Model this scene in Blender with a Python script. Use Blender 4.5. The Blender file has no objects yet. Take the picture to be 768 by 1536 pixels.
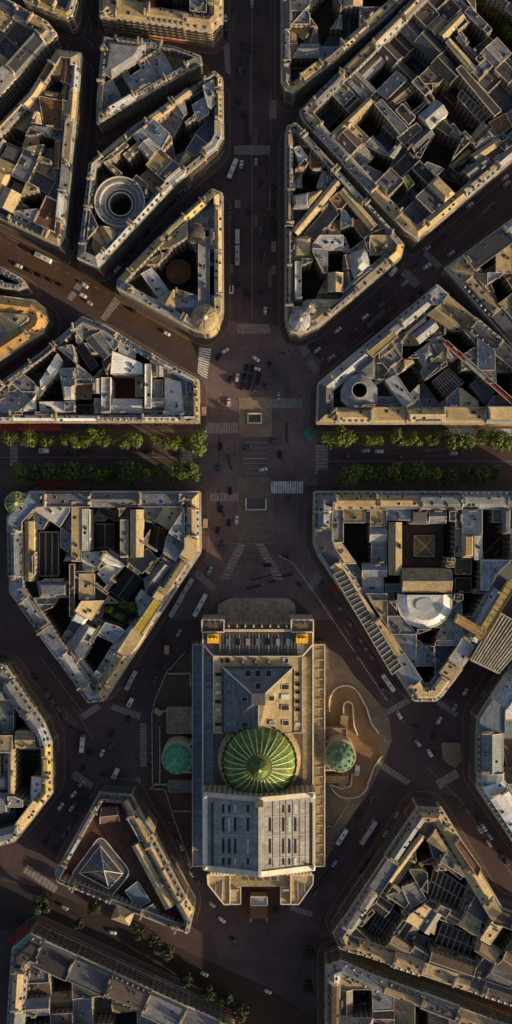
import bpy, math, random
from mathutils import Vector, Matrix
R = math.radians
random.seed(7)
SC = bpy.context.scene
COL = SC.collection
# ------------------------------------------------------------------ camera
H = 620.0          # camera height, metres
S = 0.37           # metres per photo pixel on the ground
cam = bpy.data.cameras.new('camera')
cam.sensor_fit = 'VERTICAL'
cam.angle_y = 2*math.atan(768*S/H)
cam.clip_end = 9000
camo = bpy.data.objects.new('camera', cam)
camo.location = (0, 0, H)
COL.objects.link(camo)
SC.camera = camo
# ------------------------------------------------------------------ sky, sun, exposure
SUN_AZ = R(-31)    # image plane angle: from the right, a little from below
SUN_EL = R(15)
sd = Vector((math.cos(SUN_AZ)*math.cos(SUN_EL), math.sin(SUN_AZ)*math.cos(SUN_EL), math.sin(SUN_EL)))
w = bpy.data.worlds.new('World'); SC.world = w; w.use_nodes = True
nt = w.node_tree
bg = nt.nodes['Background']
sky = nt.nodes.new('ShaderNodeTexSky'); sky.sky_type = 'NISHITA'; sky.sun_disc = False; sky.dust_density = 3.5; sky.ozone_density = .4
sky.sun_elevation = SUN_EL; sky.sun_rotation = R(90) - SUN_AZ
nt.links.new(sky.outputs[0], bg.inputs[0]); bg.inputs[1].default_value = 0.10
sl = bpy.data.lights.new('sun', 'SUN'); sl.energy = 5.0; sl.angle = R(0.5); sl.color = (1.0, 0.73, 0.40)
so = bpy.data.objects.new('sun', sl); so.rotation_euler = sd.to_track_quat('Z', 'Y').to_euler(); so.location = sd*900
COL.objects.link(so)
vs = SC.view_settings
vs.view_transform = 'Standard'; vs.look = 'None'; vs.gamma = 1; vs.use_curve_mapping = False
vs.exposure = 0.08

# ------------------------------------------------------------------ coordinates
def P(px, py, h=0.0):
    k = (H-h)/H
    return Vector(((px-384)*S*k, (768-py)*S*k, h))
def P2(px, py, h=21.0):
    p = P(px, py, h); return Vector((p.x, p.y))

# ------------------------------------------------------------------ materials
MATS = {}
def _new(name):
    m = bpy.data.materials.new(name); m.use_nodes = True
    n = m.node_tree.nodes; l = m.node_tree.links
    return m, n, l, n['Principled BSDF']
def _mixc(n, l, fac, a, b, mode='MIX'):
    x = n.new('ShaderNodeMix'); x.data_type = 'RGBA'; x.blend_type = mode
    def put(sock, v):
        if isinstance(v, (tuple, list)): sock.default_value = (*v[:3], 1)
        elif isinstance(v, (int, float)): sock.default_value = v
        else: l.new(v, sock)
    put(x.inputs[0], fac); put(x.inputs[6], a); put(x.inputs[7], b)
    return x.outputs[2]
def _noise(n, l, vec, scale, detail=4, rough=.6):
    t = n.new('ShaderNodeTexNoise'); t.inputs['Scale'].default_value = scale
    t.inputs['Detail'].default_value = detail; t.inputs['Roughness'].default_value = rough
    if vec is not None: l.new(vec, t.inputs['Vector'])
    return t.outputs['Fac']
def _ramp(n, l, fac, lo, hi, a=0., b=1.):
    r = n.new('ShaderNodeMapRange'); l.new(fac, r.inputs[0])
    r.inputs[1].default_value = lo; r.inputs[2].default_value = hi; r.inputs[3].default_value = a; r.inputs[4].default_value = b
    return r.outputs[0]
def _math(n, l, op, a, b=None, c=None):
    m = n.new('ShaderNodeMath'); m.operation = op
    for i, v in enumerate((a, b, c)):
        if v is None: continue
        if isinstance(v, (int, float)): m.inputs[i].default_value = v
        else: l.new(v, m.inputs[i])
    return m.outputs[0]
def _grey(n, l, v):
    c = n.new('ShaderNodeCombineColor'); [l.new(v, c.inputs[i]) for i in range(3)]; return c.outputs[0]

def roof_mat(name, col, sheet=(3.4, 1.1), var=.45, seam=.6, rough=.5, stain=.5, metal=0.0):
    m, n, l, b = _new(name)
    tc = n.new('ShaderNodeTexCoord'); oi = n.new('ShaderNodeObjectInfo')
    br = n.new('ShaderNodeTexBrick'); l.new(tc.outputs['UV'], br.inputs['Vector'])
    br.inputs['Scale'].default_value = 1; br.inputs['Brick Width'].default_value = sheet[0]; br.inputs['Row Height'].default_value = sheet[1]
    br.inputs['Mortar Size'].default_value = .07
    br.inputs['Color1'].default_value = (*[c*(1-var*.5) for c in col], 1)
    br.inputs['Color2'].default_value = (*[c*(1+var*.5) for c in col], 1)
    br.inputs['Mortar'].default_value = (*[c*(1-seam) for c in col], 1)
    n1 = _noise(n, l, tc.outputs['Object'], .16, 5, .65)
    n2 = _noise(n, l, tc.outputs['Object'], .9, 4, .7)
    f = _math(n, l, 'ADD', _ramp(n, l, n1, .3, .7, 1-stain*.5, 1+stain*.4), _ramp(n, l, n2, .35, .7, -.22, .2))
    f = _math(n, l, 'MULTIPLY', f, _ramp(n, l, oi.outputs['Random'], 0, 1, .72, 1.25))
    c = _mixc(n, l, 1.0, br.outputs['Color'], _grey(n, l, f), 'MULTIPLY')
    l.new(c, b.inputs['Base Color'])
    l.new(_ramp(n, l, n2, .2, .8, rough-.12, rough+.2), b.inputs['Roughness']); b.inputs['Metallic'].default_value = metal
    bp = n.new('ShaderNodeBump'); bp.inputs['Strength'].default_value = .5; bp.inputs['Distance'].default_value = .12
    l.new(_math(n, l, 'ADD', br.outputs['Fac'], n2), bp.inputs['Height']); l.new(bp.outputs[0], b.inputs['Normal'])
    MATS[name] = m; return m
def wall_mat(name, col, windows=True, bay=2.7, floor=3.3):
    m, n, l, b = _new(name)
    tc = n.new('ShaderNodeTexCoord'); oi = n.new('ShaderNodeObjectInfo')
    n1 = _noise(n, l, tc.outputs['Object'], .25, 5, .65); n2 = _noise(n, l, tc.outputs['Object'], 2.2, 4, .7)
    f = _math(n, l, 'ADD', _ramp(n, l, n1, .3, .7, .75, 1.15), _ramp(n, l, n2, .3, .7, -.12, .12))
    f = _math(n, l, 'MULTIPLY', f, _ramp(n, l, oi.outputs['Random'], 0, 1, .8, 1.15))
    c = _mixc(n, l, 1.0, col, _grey(n, l, f), 'MULTIPLY')
    if windows:
        sx = n.new('ShaderNodeSeparateXYZ'); l.new(tc.outputs['UV'], sx.inputs[0])
        fx = _math(n, l, 'FRACT', _math(n, l, 'DIVIDE', sx.outputs[0], bay)); fy = _math(n, l, 'FRACT', _math(n, l, 'DIVIDE', sx.outputs[1], floor))
        wx = _math(n, l, 'COMPARE', fx, .5, .22); wy = _math(n, l, 'COMPARE', fy, .5, .30)
        win = _math(n, l, 'MULTIPLY', wx, wy)
        c = _mixc(n, l, win, c, (.02, .022, .028))
        l.new(_ramp(n, l, win, 0, 1, .85, .15), b.inputs['Roughness'])
    else: b.inputs['Roughness'].default_value = .85
    l.new(c, b.inputs['Base Color'])
    MATS[name] = m; return m
def plain_mat(name, col, rough=.6, metal=0., var=.25, scale=1.2, objrand=0.):
    m, n, l, b = _new(name)
    tc = n.new('ShaderNodeTexCoord')
    f = _ramp(n, l, _noise(n, l, tc.outputs['Object'], scale, 4, .65), .3, .7, 1-var, 1+var)
    if objrand:
        oi = n.new('ShaderNodeObjectInfo'); f = _math(n, l, 'MULTIPLY', f, _ramp(n, l, oi.outputs['Random'], 0, 1, 1-objrand, 1+objrand))
    l.new(_mixc(n, l, 1.0, col, _grey(n, l, f), 'MULTIPLY'), b.inputs['Base Color'])
    b.inputs['Roughness'].default_value = rough; b.inputs['Metallic'].default_value = metal
    MATS[name] = m; return m
def ground_mat(name, col, patch=.35, seed=0., fine=.2, rough=.85, streak=None):
    m, n, l, b = _new(name)
    g = n.new('ShaderNodeNewGeometry'); mp = n.new('ShaderNodeMapping'); l.new(g.outputs['Position'], mp.inputs[0]); mp.inputs['Location'].default_value = (seed, seed*2, 0)
    a = _noise(n, l, mp.outputs[0], .035, 5, .6); d = _noise(n, l, mp.outputs[0], .5, 5, .75)
    vo = n.new('ShaderNodeTexVoronoi'); vo.inputs['Scale'].default_value = .06; l.new(mp.outputs[0], vo.inputs['Vector'])
    sp = n.new('ShaderNodeSeparateColor'); l.new(vo.outputs['Color'], sp.inputs[0])
    f = _math(n, l, 'ADD', _ramp(n, l, a, .3, .7, 1-patch, 1+patch), _ramp(n, l, d, .3, .7, -fine, fine))
    f = _math(n, l, 'ADD', f, _ramp(n, l, sp.outputs[0], 0, 1, -.1, .1))
    l.new(_mixc(n, l, 1.0, col, _grey(n, l, f), 'MULTIPLY'), b.inputs['Base Color'])
    b.inputs['Roughness'].default_value = rough
    bp = n.new('ShaderNodeBump'); bp.inputs['Strength'].default_value = .3; l.new(d, bp.inputs['Height']); l.new(bp.outputs[0], b.inputs['Normal'])
    MATS[name] = m; return m

roof_mat('zinc_light', (.34, .37, .43)); roof_mat('zinc', (.19, .205, .245)); roof_mat('zinc_blue', (.20, .26, .35))
roof_mat('slate', (.105, .11, .135), (.9, .45), .3, .3); roof_mat('slate_brown', (.12, .095, .09), (1.4, .6), .35, .3)
roof_mat('sand', (.46, .36, .21), (4, 2.2), .25, .25, .7); roof_mat('terracotta', (.26, .125, .06), (1.2, .5), .4, .35, .8)
roof_mat('brown', (.15, .105, .08), (3, 1.8), .3, .3, .8); roof_mat('white', (.74, .76, .78), (3.2, 1.6), .15, .3, .5, .35)
roof_mat('yellow', (.52, .40, .13), (2.4, 1.3), .2, .4, .6); roof_mat('ochre', (.50, .30, .11), (2.2, 1.2), .3, .4, .7); roof_mat('red', (.30, .02, .02), (2, 1.5), .5, .5, .6, .9)
roof_mat('copper_lime', (.145, .255, .045), (2.6, 1.6), .7, .5, .7, 1.2, .0); roof_mat('copper_teal', (.10, .42, .28), (1.4, .8), .5, .5, .5, .8)
roof_mat('copper_pale', (.19, .36, .24), (1.0, .6), .5, .5, .6); roof_mat('stone_terrace', (.40, .315, .20), (1.8, 1.1), .4, .35, .8, .5)
roof_mat('dark_roof', (.05, .045, .055), (3, 1.5), .3, .3, .7)
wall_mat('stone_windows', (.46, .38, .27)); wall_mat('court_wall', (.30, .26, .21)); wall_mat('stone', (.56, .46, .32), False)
wall_mat('white_stone', (.72, .68, .58), False); wall_mat('brown_stone', (.16, .105, .07), False)
plain_mat('trim', (.45, .415, .345), .8, 0, .3, .5, .25); plain_mat('glass_dark', (.012, .014, .02), .12, 0, .2)
plain_mat('glass_blue', (.10, .16, .24), .15, 0, .25, .3); plain_mat('glass_pale', (.42, .50, .52), .2, 0, .2, .3)
plain_mat('iron', (.02, .02, .022), .6); plain_mat('pot', (.20, .12, .085), .8, 0, .3, 1, .3)
plain_mat('chimney', (.34, .29, .23), .9, 0, .35, .8, .3); plain_mat('metal_grey', (.35, .36, .38), .4, .3, .2, 1, .3)
plain_mat('gold', (.95, .58, .04), .5, 0, .25, 1.5); plain_mat('tyre', (.012, .012, .012), .8)
plain_mat('bark', (.06, .045, .03), .9)
plain_mat('paint_white', (.62, .60, .58), .8, 0, .5, .35); plain_mat('paint_bright', (.72, .70, .68), .8, 0, .3, .5)
plain_mat('paint_worn', (.27, .25, .24), .85, 0, .35, .5)
ground_mat('asphalt', (.080, .053, .063)); ground_mat('asphalt_brown', (.080, .044, .028), .3, 40); ground_mat('asphalt_plaza', (.140, .099, .108), .4, 15)
ground_mat('asphalt_dark', (.070, .047, .056), .3, 77)
ground_mat('paving', (.105, .072, .062), .3, 5, .25); ground_mat('paving_tan', (.24, .19, .135), .35, 9, .35)
ground_mat('paving_sun_ochre', (.27, .165, .085), .25, 22, .2); ground_mat('yard', (.06, .048, .048), .4, 31, .3)
ground_mat('yard_red', (.16, .055, .045), .25, 3, .2); ground_mat('soil', (.035, .05, .015), .4, 3, .4)
for k, c in dict(white=(.75, .76, .76), silver=(.42, .44, .46), black=(.012, .012, .014), grey=(.10, .105, .11), blue=(.03, .09, .18), red=(.35, .02, .02), teal=(.03, .13, .15), pale_blue=(.40, .52, .58)).items():
    plain_mat('paint_car_'+k, c, .3, .1, .08)
def leaf_mat(name, col):
    m, n, l, b = _new(name)
    g = n.new('ShaderNodeNewGeometry'); oi = n.new('ShaderNodeObjectInfo')
    f = _math(n, l, 'MULTIPLY', _ramp(n, l, g.outputs['Random Per Island'], 0, 1, .45, 1.6), _ramp(n, l, oi.outputs['Random'], 0, 1, .7, 1.3))
    l.new(_mixc(n, l, 1.0, col, _grey(n, l, f), 'MULTIPLY'), b.inputs['Base Color']); b.inputs['Roughness'].default_value = .6
    MATS[name] = m
leaf_mat('leaf', (.088, .13, .016)); leaf_mat('leaf_shaded', (.022, .036, .010)); leaf_mat('leaf_dark', (.042, .075, .015))  # sun and shade put into leaf colour: upper rows bright, bottom trees darkest

# ------------------------------------------------------------------ mesh builder
class MB:
    def __init__(s): s.v = []; s.f = []; s.m = []; s.uv = []; s.mats = []
    def mi(s, mat):
        if mat not in s.mats: s.mats.append(mat)
        return s.mats.index(mat)
    def face(s, pts, mat):
        pts = [Vector(p) for p in pts]
        n = Vector((0, 0, 0))
        for i in range(len(pts)):
            a, b = pts[i], pts[(i+1) % len(pts)]
            n += Vector(((a.y-b.y)*(a.z+b.z), (a.z-b.z)*(a.x+b.x), (a.x-b.x)*(a.y+b.y)))
        if n.length < 1e-9: return
        n.normalize()
        k = len(s.v); s.v += pts; s.f.append(list(range(k, k+len(pts)))); s.m.append(s.mi(mat))
        if abs(n.z) > .995:
            u = pts[1]-pts[0]; u.z = 0
            u = u.normalized() if u.length > 1e-6 else Vector((1, 0, 0)); v = Vector((-u.y, u.x, 0))
        elif abs(n.z) < .15: u = Vector((-n.y, n.x, 0)).normalized(); v = Vector((0, 0, 1))
        else: u = Vector((-n.y, n.x, 0)).normalized(); v = n.cross(u)
        s.uv += [(p.dot(u), p.dot(v)) for p in pts]
    def prism(s, poly, z0, z1, mat, top=None, bottom=False):     # poly: list of 2D, CCW
        n = len(poly)
        for i in range(n):
            a, b = poly[i], poly[(i+1) % n]
            s.face([(a[0], a[1], z0), (b[0], b[1], z0), (b[0], b[1], z1), (a[0], a[1], z1)], mat)
        if top is not False: s.face([(p[0], p[1], z1) for p in poly], top or mat)
        if bottom: s.face([(p[0], p[1], z0) for p in reversed(poly)], mat)
    def box(s, c, u, lx, ly, z0, z1, mat, top=None):             # oriented box, u: 2D unit dir
        u = Vector(u[:2]).normalized(); v = Vector((-u.y, u.x)); c = Vector(c[:2])
        s.prism([c-u*lx/2-v*ly/2, c+u*lx/2-v*ly/2, c+u*lx/2+v*ly/2, c-u*lx/2+v*ly/2], z0, z1, mat, top)
    def bar(s, a, b, wd, ht, mat):                               # bar between 3D points, top face raised by ht
        a, b = Vector(a), Vector(b); d = (b-a); 
        if d.length < 1e-6: return
        d2 = Vector((d.x, d.y, 0)); 
        if d2.length < 1e-6: return
        nrm = Vector((-d2.y, d2.x, 0)).normalized()*wd/2; up = Vector((0, 0, ht))
        q = [a-nrm, b-nrm, b+nrm, a+nrm]; t = [p+up for p in q]
        s.face(t, mat)
        for i in range(4): j = (i+1) % 4; s.face([q[i], q[j], t[j], t[i]], mat)
    def lathe(s, c, prof, mat, n=32, a0=0., a1=2*math.pi, sx=1., sy=1.):
        k = n
        for i in range(k):
            t0 = a0+(a1-a0)*i/k; t1 = a0+(a1-a0)*(i+1)/k
            for (r0, z0), (r1, z1) in zip(prof, prof[1:]):
                q = [Vector((c[0]+r*math.cos(t)*sx, c[1]+r*math.sin(t)*sy, z)) for r, z, t in ((r0, z0, t0), (r0, z0, t1), (r1, z1, t1), (r1, z1, t0))]
                if r1 < 1e-4: q = q[:3]
                elif r0 < 1e-4: q = [q[0], q[2], q[3]]
                s.face(q, mat)
    def mesh(s, name, origin=(0, 0, 0), smooth=False):
        o = Vector(origin); me = bpy.data.meshes.new(name)
        me.from_pydata([p-o for p in s.v], [], s.f)
        for m in s.mats: me.materials.append(MATS[m])
        me.polygons.foreach_set('material_index', s.m)
        ul = me.uv_layers.new(name='UVMap'); ul.data.foreach_set('uv', [c for p in s.uv for c in p])
        if smooth: me.polygons.foreach_set('use_smooth', [True]*len(s.f))
        me.update(); return me
    def build(s, name, parent=None, smooth=False, **kw):
        if not s.f: return None
        org = Vector((0, 0, 0)); q = parent
        while q is not None: org = org+q.location; q = q.parent
        o = bpy.data.objects.new(name, s.mesh(name, org, smooth)); COL.objects.link(o)
        if parent is not None: o.parent = parent
        for k, v in kw.items(): o[k] = v
        return o
def thing(name, label, cat, loc, group=None, rz=0):
    o = bpy.data.objects.new(name, None); COL.objects.link(o); o.location = loc; o.rotation_euler.z = rz
    o.empty_display_size = 1
    o['label'] = label; o['category'] = cat
    if group: o['group'] = group
    return o
def inst(name, me, parent, wloc, rz, sc=(1, 1, 1)):
    o = bpy.data.objects.new(name, me); COL.objects.link(o); o.parent = parent
    org = Vector((0, 0, 0)); q = parent
    while q is not None: org = org+q.location; q = q.parent
    o.location = Vector(wloc)-org; o.rotation_euler.z = rz; o.scale = sc
    return o
def tag(o, label, cat, group=None):
    o['label'] = label; o['category'] = cat
    if group: o['group'] = group
    return o

# ------------------------------------------------------------------ 2D polygon tools
def area(p): return sum(p[i][0]*p[(i+1) % len(p)][1]-p[(i+1) % len(p)][0]*p[i][1] for i in range(len(p)))/2
def ccw(p): p = [Vector(q[:2]) for q in p]; return p if area(p) > 0 else p[::-1]
def cen(p):
    return sum((Vector(q) for q in p), Vector((0, 0)))/len(p)
def clip(poly, a, b, left=True):
    d = b-a; nrm = Vector((-d.y, d.x)); nrm = nrm if left else -nrm
    out = []; n = len(poly)
    for i in range(n):
        p, q = poly[i], poly[(i+1) % n]; dp, dq = (p-a).dot(nrm), (q-a).dot(nrm)
        if dp >= 0: out.append(p)
        if (dp > 0 and dq < 0) or (dp < 0 and dq > 0): out.append(p+(q-p)*(dp/(dp-dq)))
    return clean(out)
def clean(p):
    o = []
    for q in p:
        if not o or (q-o[-1]).length > .05: o.append(q)
    if len(o) > 1 and (o[0]-o[-1]).length < .05: o.pop()
    return o
def subtract(pieces, c):
    out = []
    for p in pieces:
        rest = p
        frag = []
        for i in range(len(c)):
            a, b = c[i], c[(i+1) % len(c)]
            f = clip(rest, a, b, False)
            if len(f) > 2 and area(f) > 4: frag.append(f)
            rest = clip(rest, a, b, True)
            if len(rest) < 3: break
        if len(rest) >= 3 and area(rest) > 1: out += frag
        else: out.append(p)
    return out
def inset(poly, d):
    n = len(poly); ds = d if isinstance(d, (list, tuple)) else [d]*n; L = []
    for i in range(n):
        a, b = poly[i], poly[(i+1) % n]; t = (b-a).normalized(); nr = Vector((-t.y, t.x)); L.append((a+nr*ds[i], t))
    out = []
    for i in range(n):
        (p, t), (q, u) = L[i-1], L[i]; cr = t.x*u.y-t.y*u.x
        if abs(cr) < .02: out.append(q)
        else:
            w_ = q-p; out.append(p+t*((w_.x*u.y-w_.y*u.x)/cr))
    return out
def convex_inset_ok(poly, ins):
    for i in range(len(poly)):
        if (poly[(i+1) % len(poly)]-poly[i]).dot(ins[(i+1) % len(poly)]-ins[i]) <= 0: return False
    return True

# ------------------------------------------------------------------ shared small meshes (local, facing -Y, origin at back bottom centre)
def m_window():
    b = MB(); b.box((0, -.03), (1, 0), 1.7, .10, 0, 2.5, 'trim'); b.box((0, -.05), (1, 0), 1.45, .12, .1, 2.4, 'glass_dark'); b.box((0, -.12), (1, 0), 1.8, .3, -.14, 0, 'trim')
    b.box((0, -.1), (1, 0), .06, .05, .12, 2.03, 'trim'); return b.mesh('window')
def m_dormer(roof='zinc', wall='trim'):
    b = MB(); b.box((0, .6), (1, 0), 1.35, 1.9, 0, 1.9, wall); b.box((0, -.36), (1, 0), .95, .08, .25, 1.7, 'glass_dark')
    r = [(-.85, -.5), (.85, -.5), (.85, 1.7), (-.85, 1.7)]
    b.face([(-.85, -.5, 1.88), (0, -.5, 2.4), (0, 1.9, 2.4), (-.85, 1.9, 1.88)][::-1], roof); b.face([(.85, -.5, 1.88), (.85, 1.9, 1.88), (0, 1.9, 2.4), (0, -.5, 2.4)][::-1], roof)
    b.face([(-.85, -.5, 1.88), (.85, -.5, 1.88), (0, -.5, 2.4)], wall); return b.mesh('dormer')
def m_chimney(L, pots=5):
    b = MB(); b.box((0, 0), (1, 0), L, .75, -3.2, 1.5, 'chimney'); b.box((0, 0), (1, 0), L+.2, .95, 1.5, 1.68, 'trim')
    for i in range(pots):
        x = (i+.5)/pots*L-L/2; b.lathe((x, 0), [(.17, 1.68), (.13, 2.3), (.0001, 2.3)], 'pot', 6)
    return b.mesh('chimney')
def m_skylight():
    b = MB(); b.box((0, 0), (1, 0), 1.3, 1.7, -.4, .16, 'metal_grey'); b.box((0, 0), (1, 0), 1.05, 1.45, .1, .2, 'glass_dark'); return b.mesh('skylight')
def m_vent():
    b = MB(); b.box((0, 0), (1, 0), 1.5, 1.1, 0, 1.0, 'metal_grey'); b.box((.1, 0), (1, 0), .8, .8, 1.0, 1.2, 'iron'); b.lathe((-.55, 0), [(.15, 1.0), (.15, 1.6), (.0001, 1.6)], 'metal_grey', 6); return b.mesh('roof_vent')
ME_WIN = m_window(); ME_DORM = [m_dormer('zinc', 'trim'), m_dormer('zinc_light', 'stone'), m_dormer('slate', 'trim')]
ME_CH = [m_chimney(2.4, 4), m_chimney(3.8, 7), m_chimney(1.4, 2)]; ME_SKY = m_skylight(); ME_VENT = m_vent()

def facade_band(a, b, h=21.):            # metres of roof-to-foot shift seen by the camera for wall a->b (outside on the right of a->b in CCW)
    t = (b-a).normalized(); n = Vector((t.y, -t.x)); c = (a+b)/2
    return -(c.dot(n))*h/(H-h)
def facade_windows(root, a, b, hc, floors=5, z0=4.6, bay=2.9):
    t = (b-a).normalized(); n = Vector((t.y, -t.x)); L = (b-a).length
    nb = max(1, int((L-1.0)/bay)); ang = math.atan2(t.y, t.x)
    fh = (hc-z0-.6)/floors
    for f in range(floors):
        z = z0+fh*f+.55
        for k in range(nb):
            p = a+t*(L*(k+.5)/nb); inst('window', ME_WIN, root, (p.x, p.y, z), ang)
    for f in range(1, floors):
        q = MB(); z = z0+fh*f+.35
        c = (a+b)/2+n*.45; q.box(c, t, L-.3, .9, z-.25, z, 'trim'); q.box(c+n*.42, t, L-.3, .06, z-.05, z+.95, 'iron'); q.build('balcony', root)
    q = MB(); c = (a+b)/2+n*.5; q.box(c, t, L-.4, 1.0, 3.5, 3.75, random.choice(['slate', 'brown', 'slate', 'red', 'zinc'])); q.build('awning', root)

def inframe(pts, m=14):
    for p in pts:
        k = H/(H-21); x = p[0]*k/S+384; y = 768-p[1]*k/S
        if -m < x < 768+m and -m < y < 1536+m: return True
    return False

# ------------------------------------------------------------------ a wing of a perimeter building
def wing(WB, RB, TB, q, hc, st, endcaps, root, outer=True):
    o0, o1, i1, i0 = q
    D = abs((i0-o0).dot(Vector((-(o1-o0).y, (o1-o0).x)).normalized()))
    s1 = .25 if not st.get('gable') else .3
    if st['kind'] == 'mansard': prof = [(0, 0), (.3, .15), (1.9, 3.6), (D*.5, 3.6+(D*.5-1.9)*.5), (D-1.7, 3.5), (D-.3, .2), (D, 0)]
    elif st['kind'] == 'terrace': prof = [(0, 0), (.3, .15), (2.0, 3.4), (D*.32, 3.9), (D*.68, 3.9), (D-1.6, 3.3), (D-.3, .2), (D, 0)]
    elif st['kind'] == 'gable': prof = [(0, 0), (.3, .1), (D*.5, D*.34), (D-.3, .1), (D, 0)]
    elif st['kind'] == 'deck': prof = [(0, 0), (.3, .15), (1.0, 2.4), (1.3, 2.4), (D-.6, 2.5), (D-.5, 3.2), (D, 3.2)]
    else: prof = [(0, 0), (.3, .15), (1.4, 2.6), (D-.3, 4.4), (D, 4.4)]
    def pt(t, side): a, b = (o0, i0) if side == 0 else (o1, i1); f = t/D; return a+(b-a)*f
    A = [(*pt(t, 0), hc+z) for t, z in prof]; B = [(*pt(t, 1), hc+z) for t, z in prof]
    for k in range(len(prof)-1):
        steep = abs(prof[k+1][1]-prof[k][1]) > (prof[k+1][0]-prof[k][0])*.9
        m = st['steep'] if steep else st['top']
        if k == 0 or (k == len(prof)-2 and prof[k+1][0]-prof[k][0] < .5): m = 'trim'
        RB.face([A[k], B[k], B[k+1], A[k+1]], m)
    vis = facade_band(o0, o1) > 2.0 and (o1-o0).length > 2.5 and inframe([o0, o1], 20)
    WB.face([(*o0, 0), (*o1, 0), (*o1, hc), (*o0, hc)], 'stone' if vis else 'stone_windows')
    zi = hc+prof[-1][1]
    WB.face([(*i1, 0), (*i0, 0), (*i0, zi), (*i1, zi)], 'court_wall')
    for side, on in enumerate(endcaps):
        if not on: continue
        L = A if side == 0 else B; base = [(*(i0 if side == 0 else i1), 0), (*(o0 if side == 0 else o1), 0)]
        poly = base+[tuple(p) for p in L]
        if side == 1: poly = poly[::-1]
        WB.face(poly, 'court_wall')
    t = (o1-o0).normalized(); n = Vector((t.y, -t.x)); L = (o1-o0).length
    if L > .5:
        c = (o0+o1)/2+n*.18; Q_ = MB(); Q_.box(c, t, L, .6, hc-.55, hc+.12, 'trim'); Q_.build('cornice', root)
        if not vis: Q_ = MB(); Q_.box((o0+o1)/2+n*.3, t, L-.1, .8, hc-4.1, hc-3.9, 'trim'); Q_.build('balcony', root)
        ti = (i1-i0)
        if ti.length > 1: Q_ = MB(); Q_.box((i0+i1)/2-n*.02, t, ti.length, .4, zi-.3, zi+.1, 'metal_grey'); Q_.build('gutter', root)
    ang = math.atan2(t.y, t.x); show = inframe([o0, o1, i0, i1], 8)
    if show and L > 3 and st['kind'] in ('mansard', 'terrace'):
        nb = max(1, int((L-1.2)/st['bay']))
        for k in range(nb):
            p = o0+t*(L*(k+.5)/nb)-n*.75; inst('dormer', st['dorm'], root, (*p, hc+.5), ang)
    Li = (i1-i0).dot(t)
    if show and Li > 3 and st['kind'] == 'mansard' and random.random() < .7:
        nb = int((Li-1.2)/(st['bay']*1.25))
        for k in range(nb):
            p = i0+t*(Li*(k+.5)/nb)+n*.7; inst('dormer', st['dorm'], root, (*p, hc+.45), ang+math.pi)
    if show:
        for k in range(int(L/4.5)):
            if random.random() < .65:
                tt = random.choice([.27, .36, .66, .74])*D
                for (ta, za), (tb, zb) in zip(prof, prof[1:]):
                    if ta <= tt <= tb: z = za+(zb-za)*(tt-ta)/(tb-ta)
                f = random.uniform(.12, .88); p = pt(tt, 0)+(pt(tt, 1)-pt(tt, 0))*f
                inst('skylight', ME_SKY, root, (*p, hc+z+.1), ang)
    if vis: facade_windows(root, o0, o1, hc, floors=5 if hc > 17 else 4)
    return prof, pt, D

ORD = ['first', 'second', 'third', 'fourth', 'fifth', 'sixth', 'seventh', 'eighth', 'ninth', 'tenth', 'eleventh', 'twelfth', 'thirteenth', 'fourteenth', 'fifteenth', 'sixteenth', 'seventeenth', 'eighteenth', 'nineteenth', 'twentieth', 'twenty-first', 'twenty-second', 'twenty-third', 'twenty-fourth', 'twenty-fifth', 'twenty-sixth', 'twenty-seventh', 'twenty-eighth', 'twenty-ninth', 'thirtieth']
LOOK = {'zinc_light': 'pale zinc roof', 'zinc': 'grey zinc roof', 'zinc_blue': 'blue-grey zinc roof', 'slate': 'dark slate roof', 'sand': 'sand-coloured roof', 'terracotta': 'russet tiled roof', 'brown': 'brown flat-topped roof', 'white': 'white roof', 'slate_brown': 'dark brown roof', 'yellow': 'yellow roof', 'red': 'red roof', 'ochre': 'ochre roof', 'dark_roof': 'black roof', 'stone_terrace': 'stone terrace roof', 'glass_blue': 'blue glass roof', 'glass_pale': 'pale glass roof', 'glass_dark': 'dark glass roof', 'copper_lime': 'green copper roof', 'copper_teal': 'green copper roof'}
PAL = {'grey': ['zinc', 'zinc_light', 'zinc_light', 'zinc_blue', 'slate', 'sand', 'sand'], 'warm': ['sand', 'zinc', 'sand', 'zinc_light', 'terracotta', 'stone_terrace', 'slate'], 'blue': ['zinc_blue', 'zinc_light', 'white', 'white', 'zinc_light', 'sand', 'zinc'], 'dark': ['slate', 'zinc', 'slate_brown', 'zinc', 'sand', 'dark_roof'], 'brown': ['stone_terrace', 'zinc', 'slate', 'sand', 'brown', 'slate_brown']}

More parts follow.
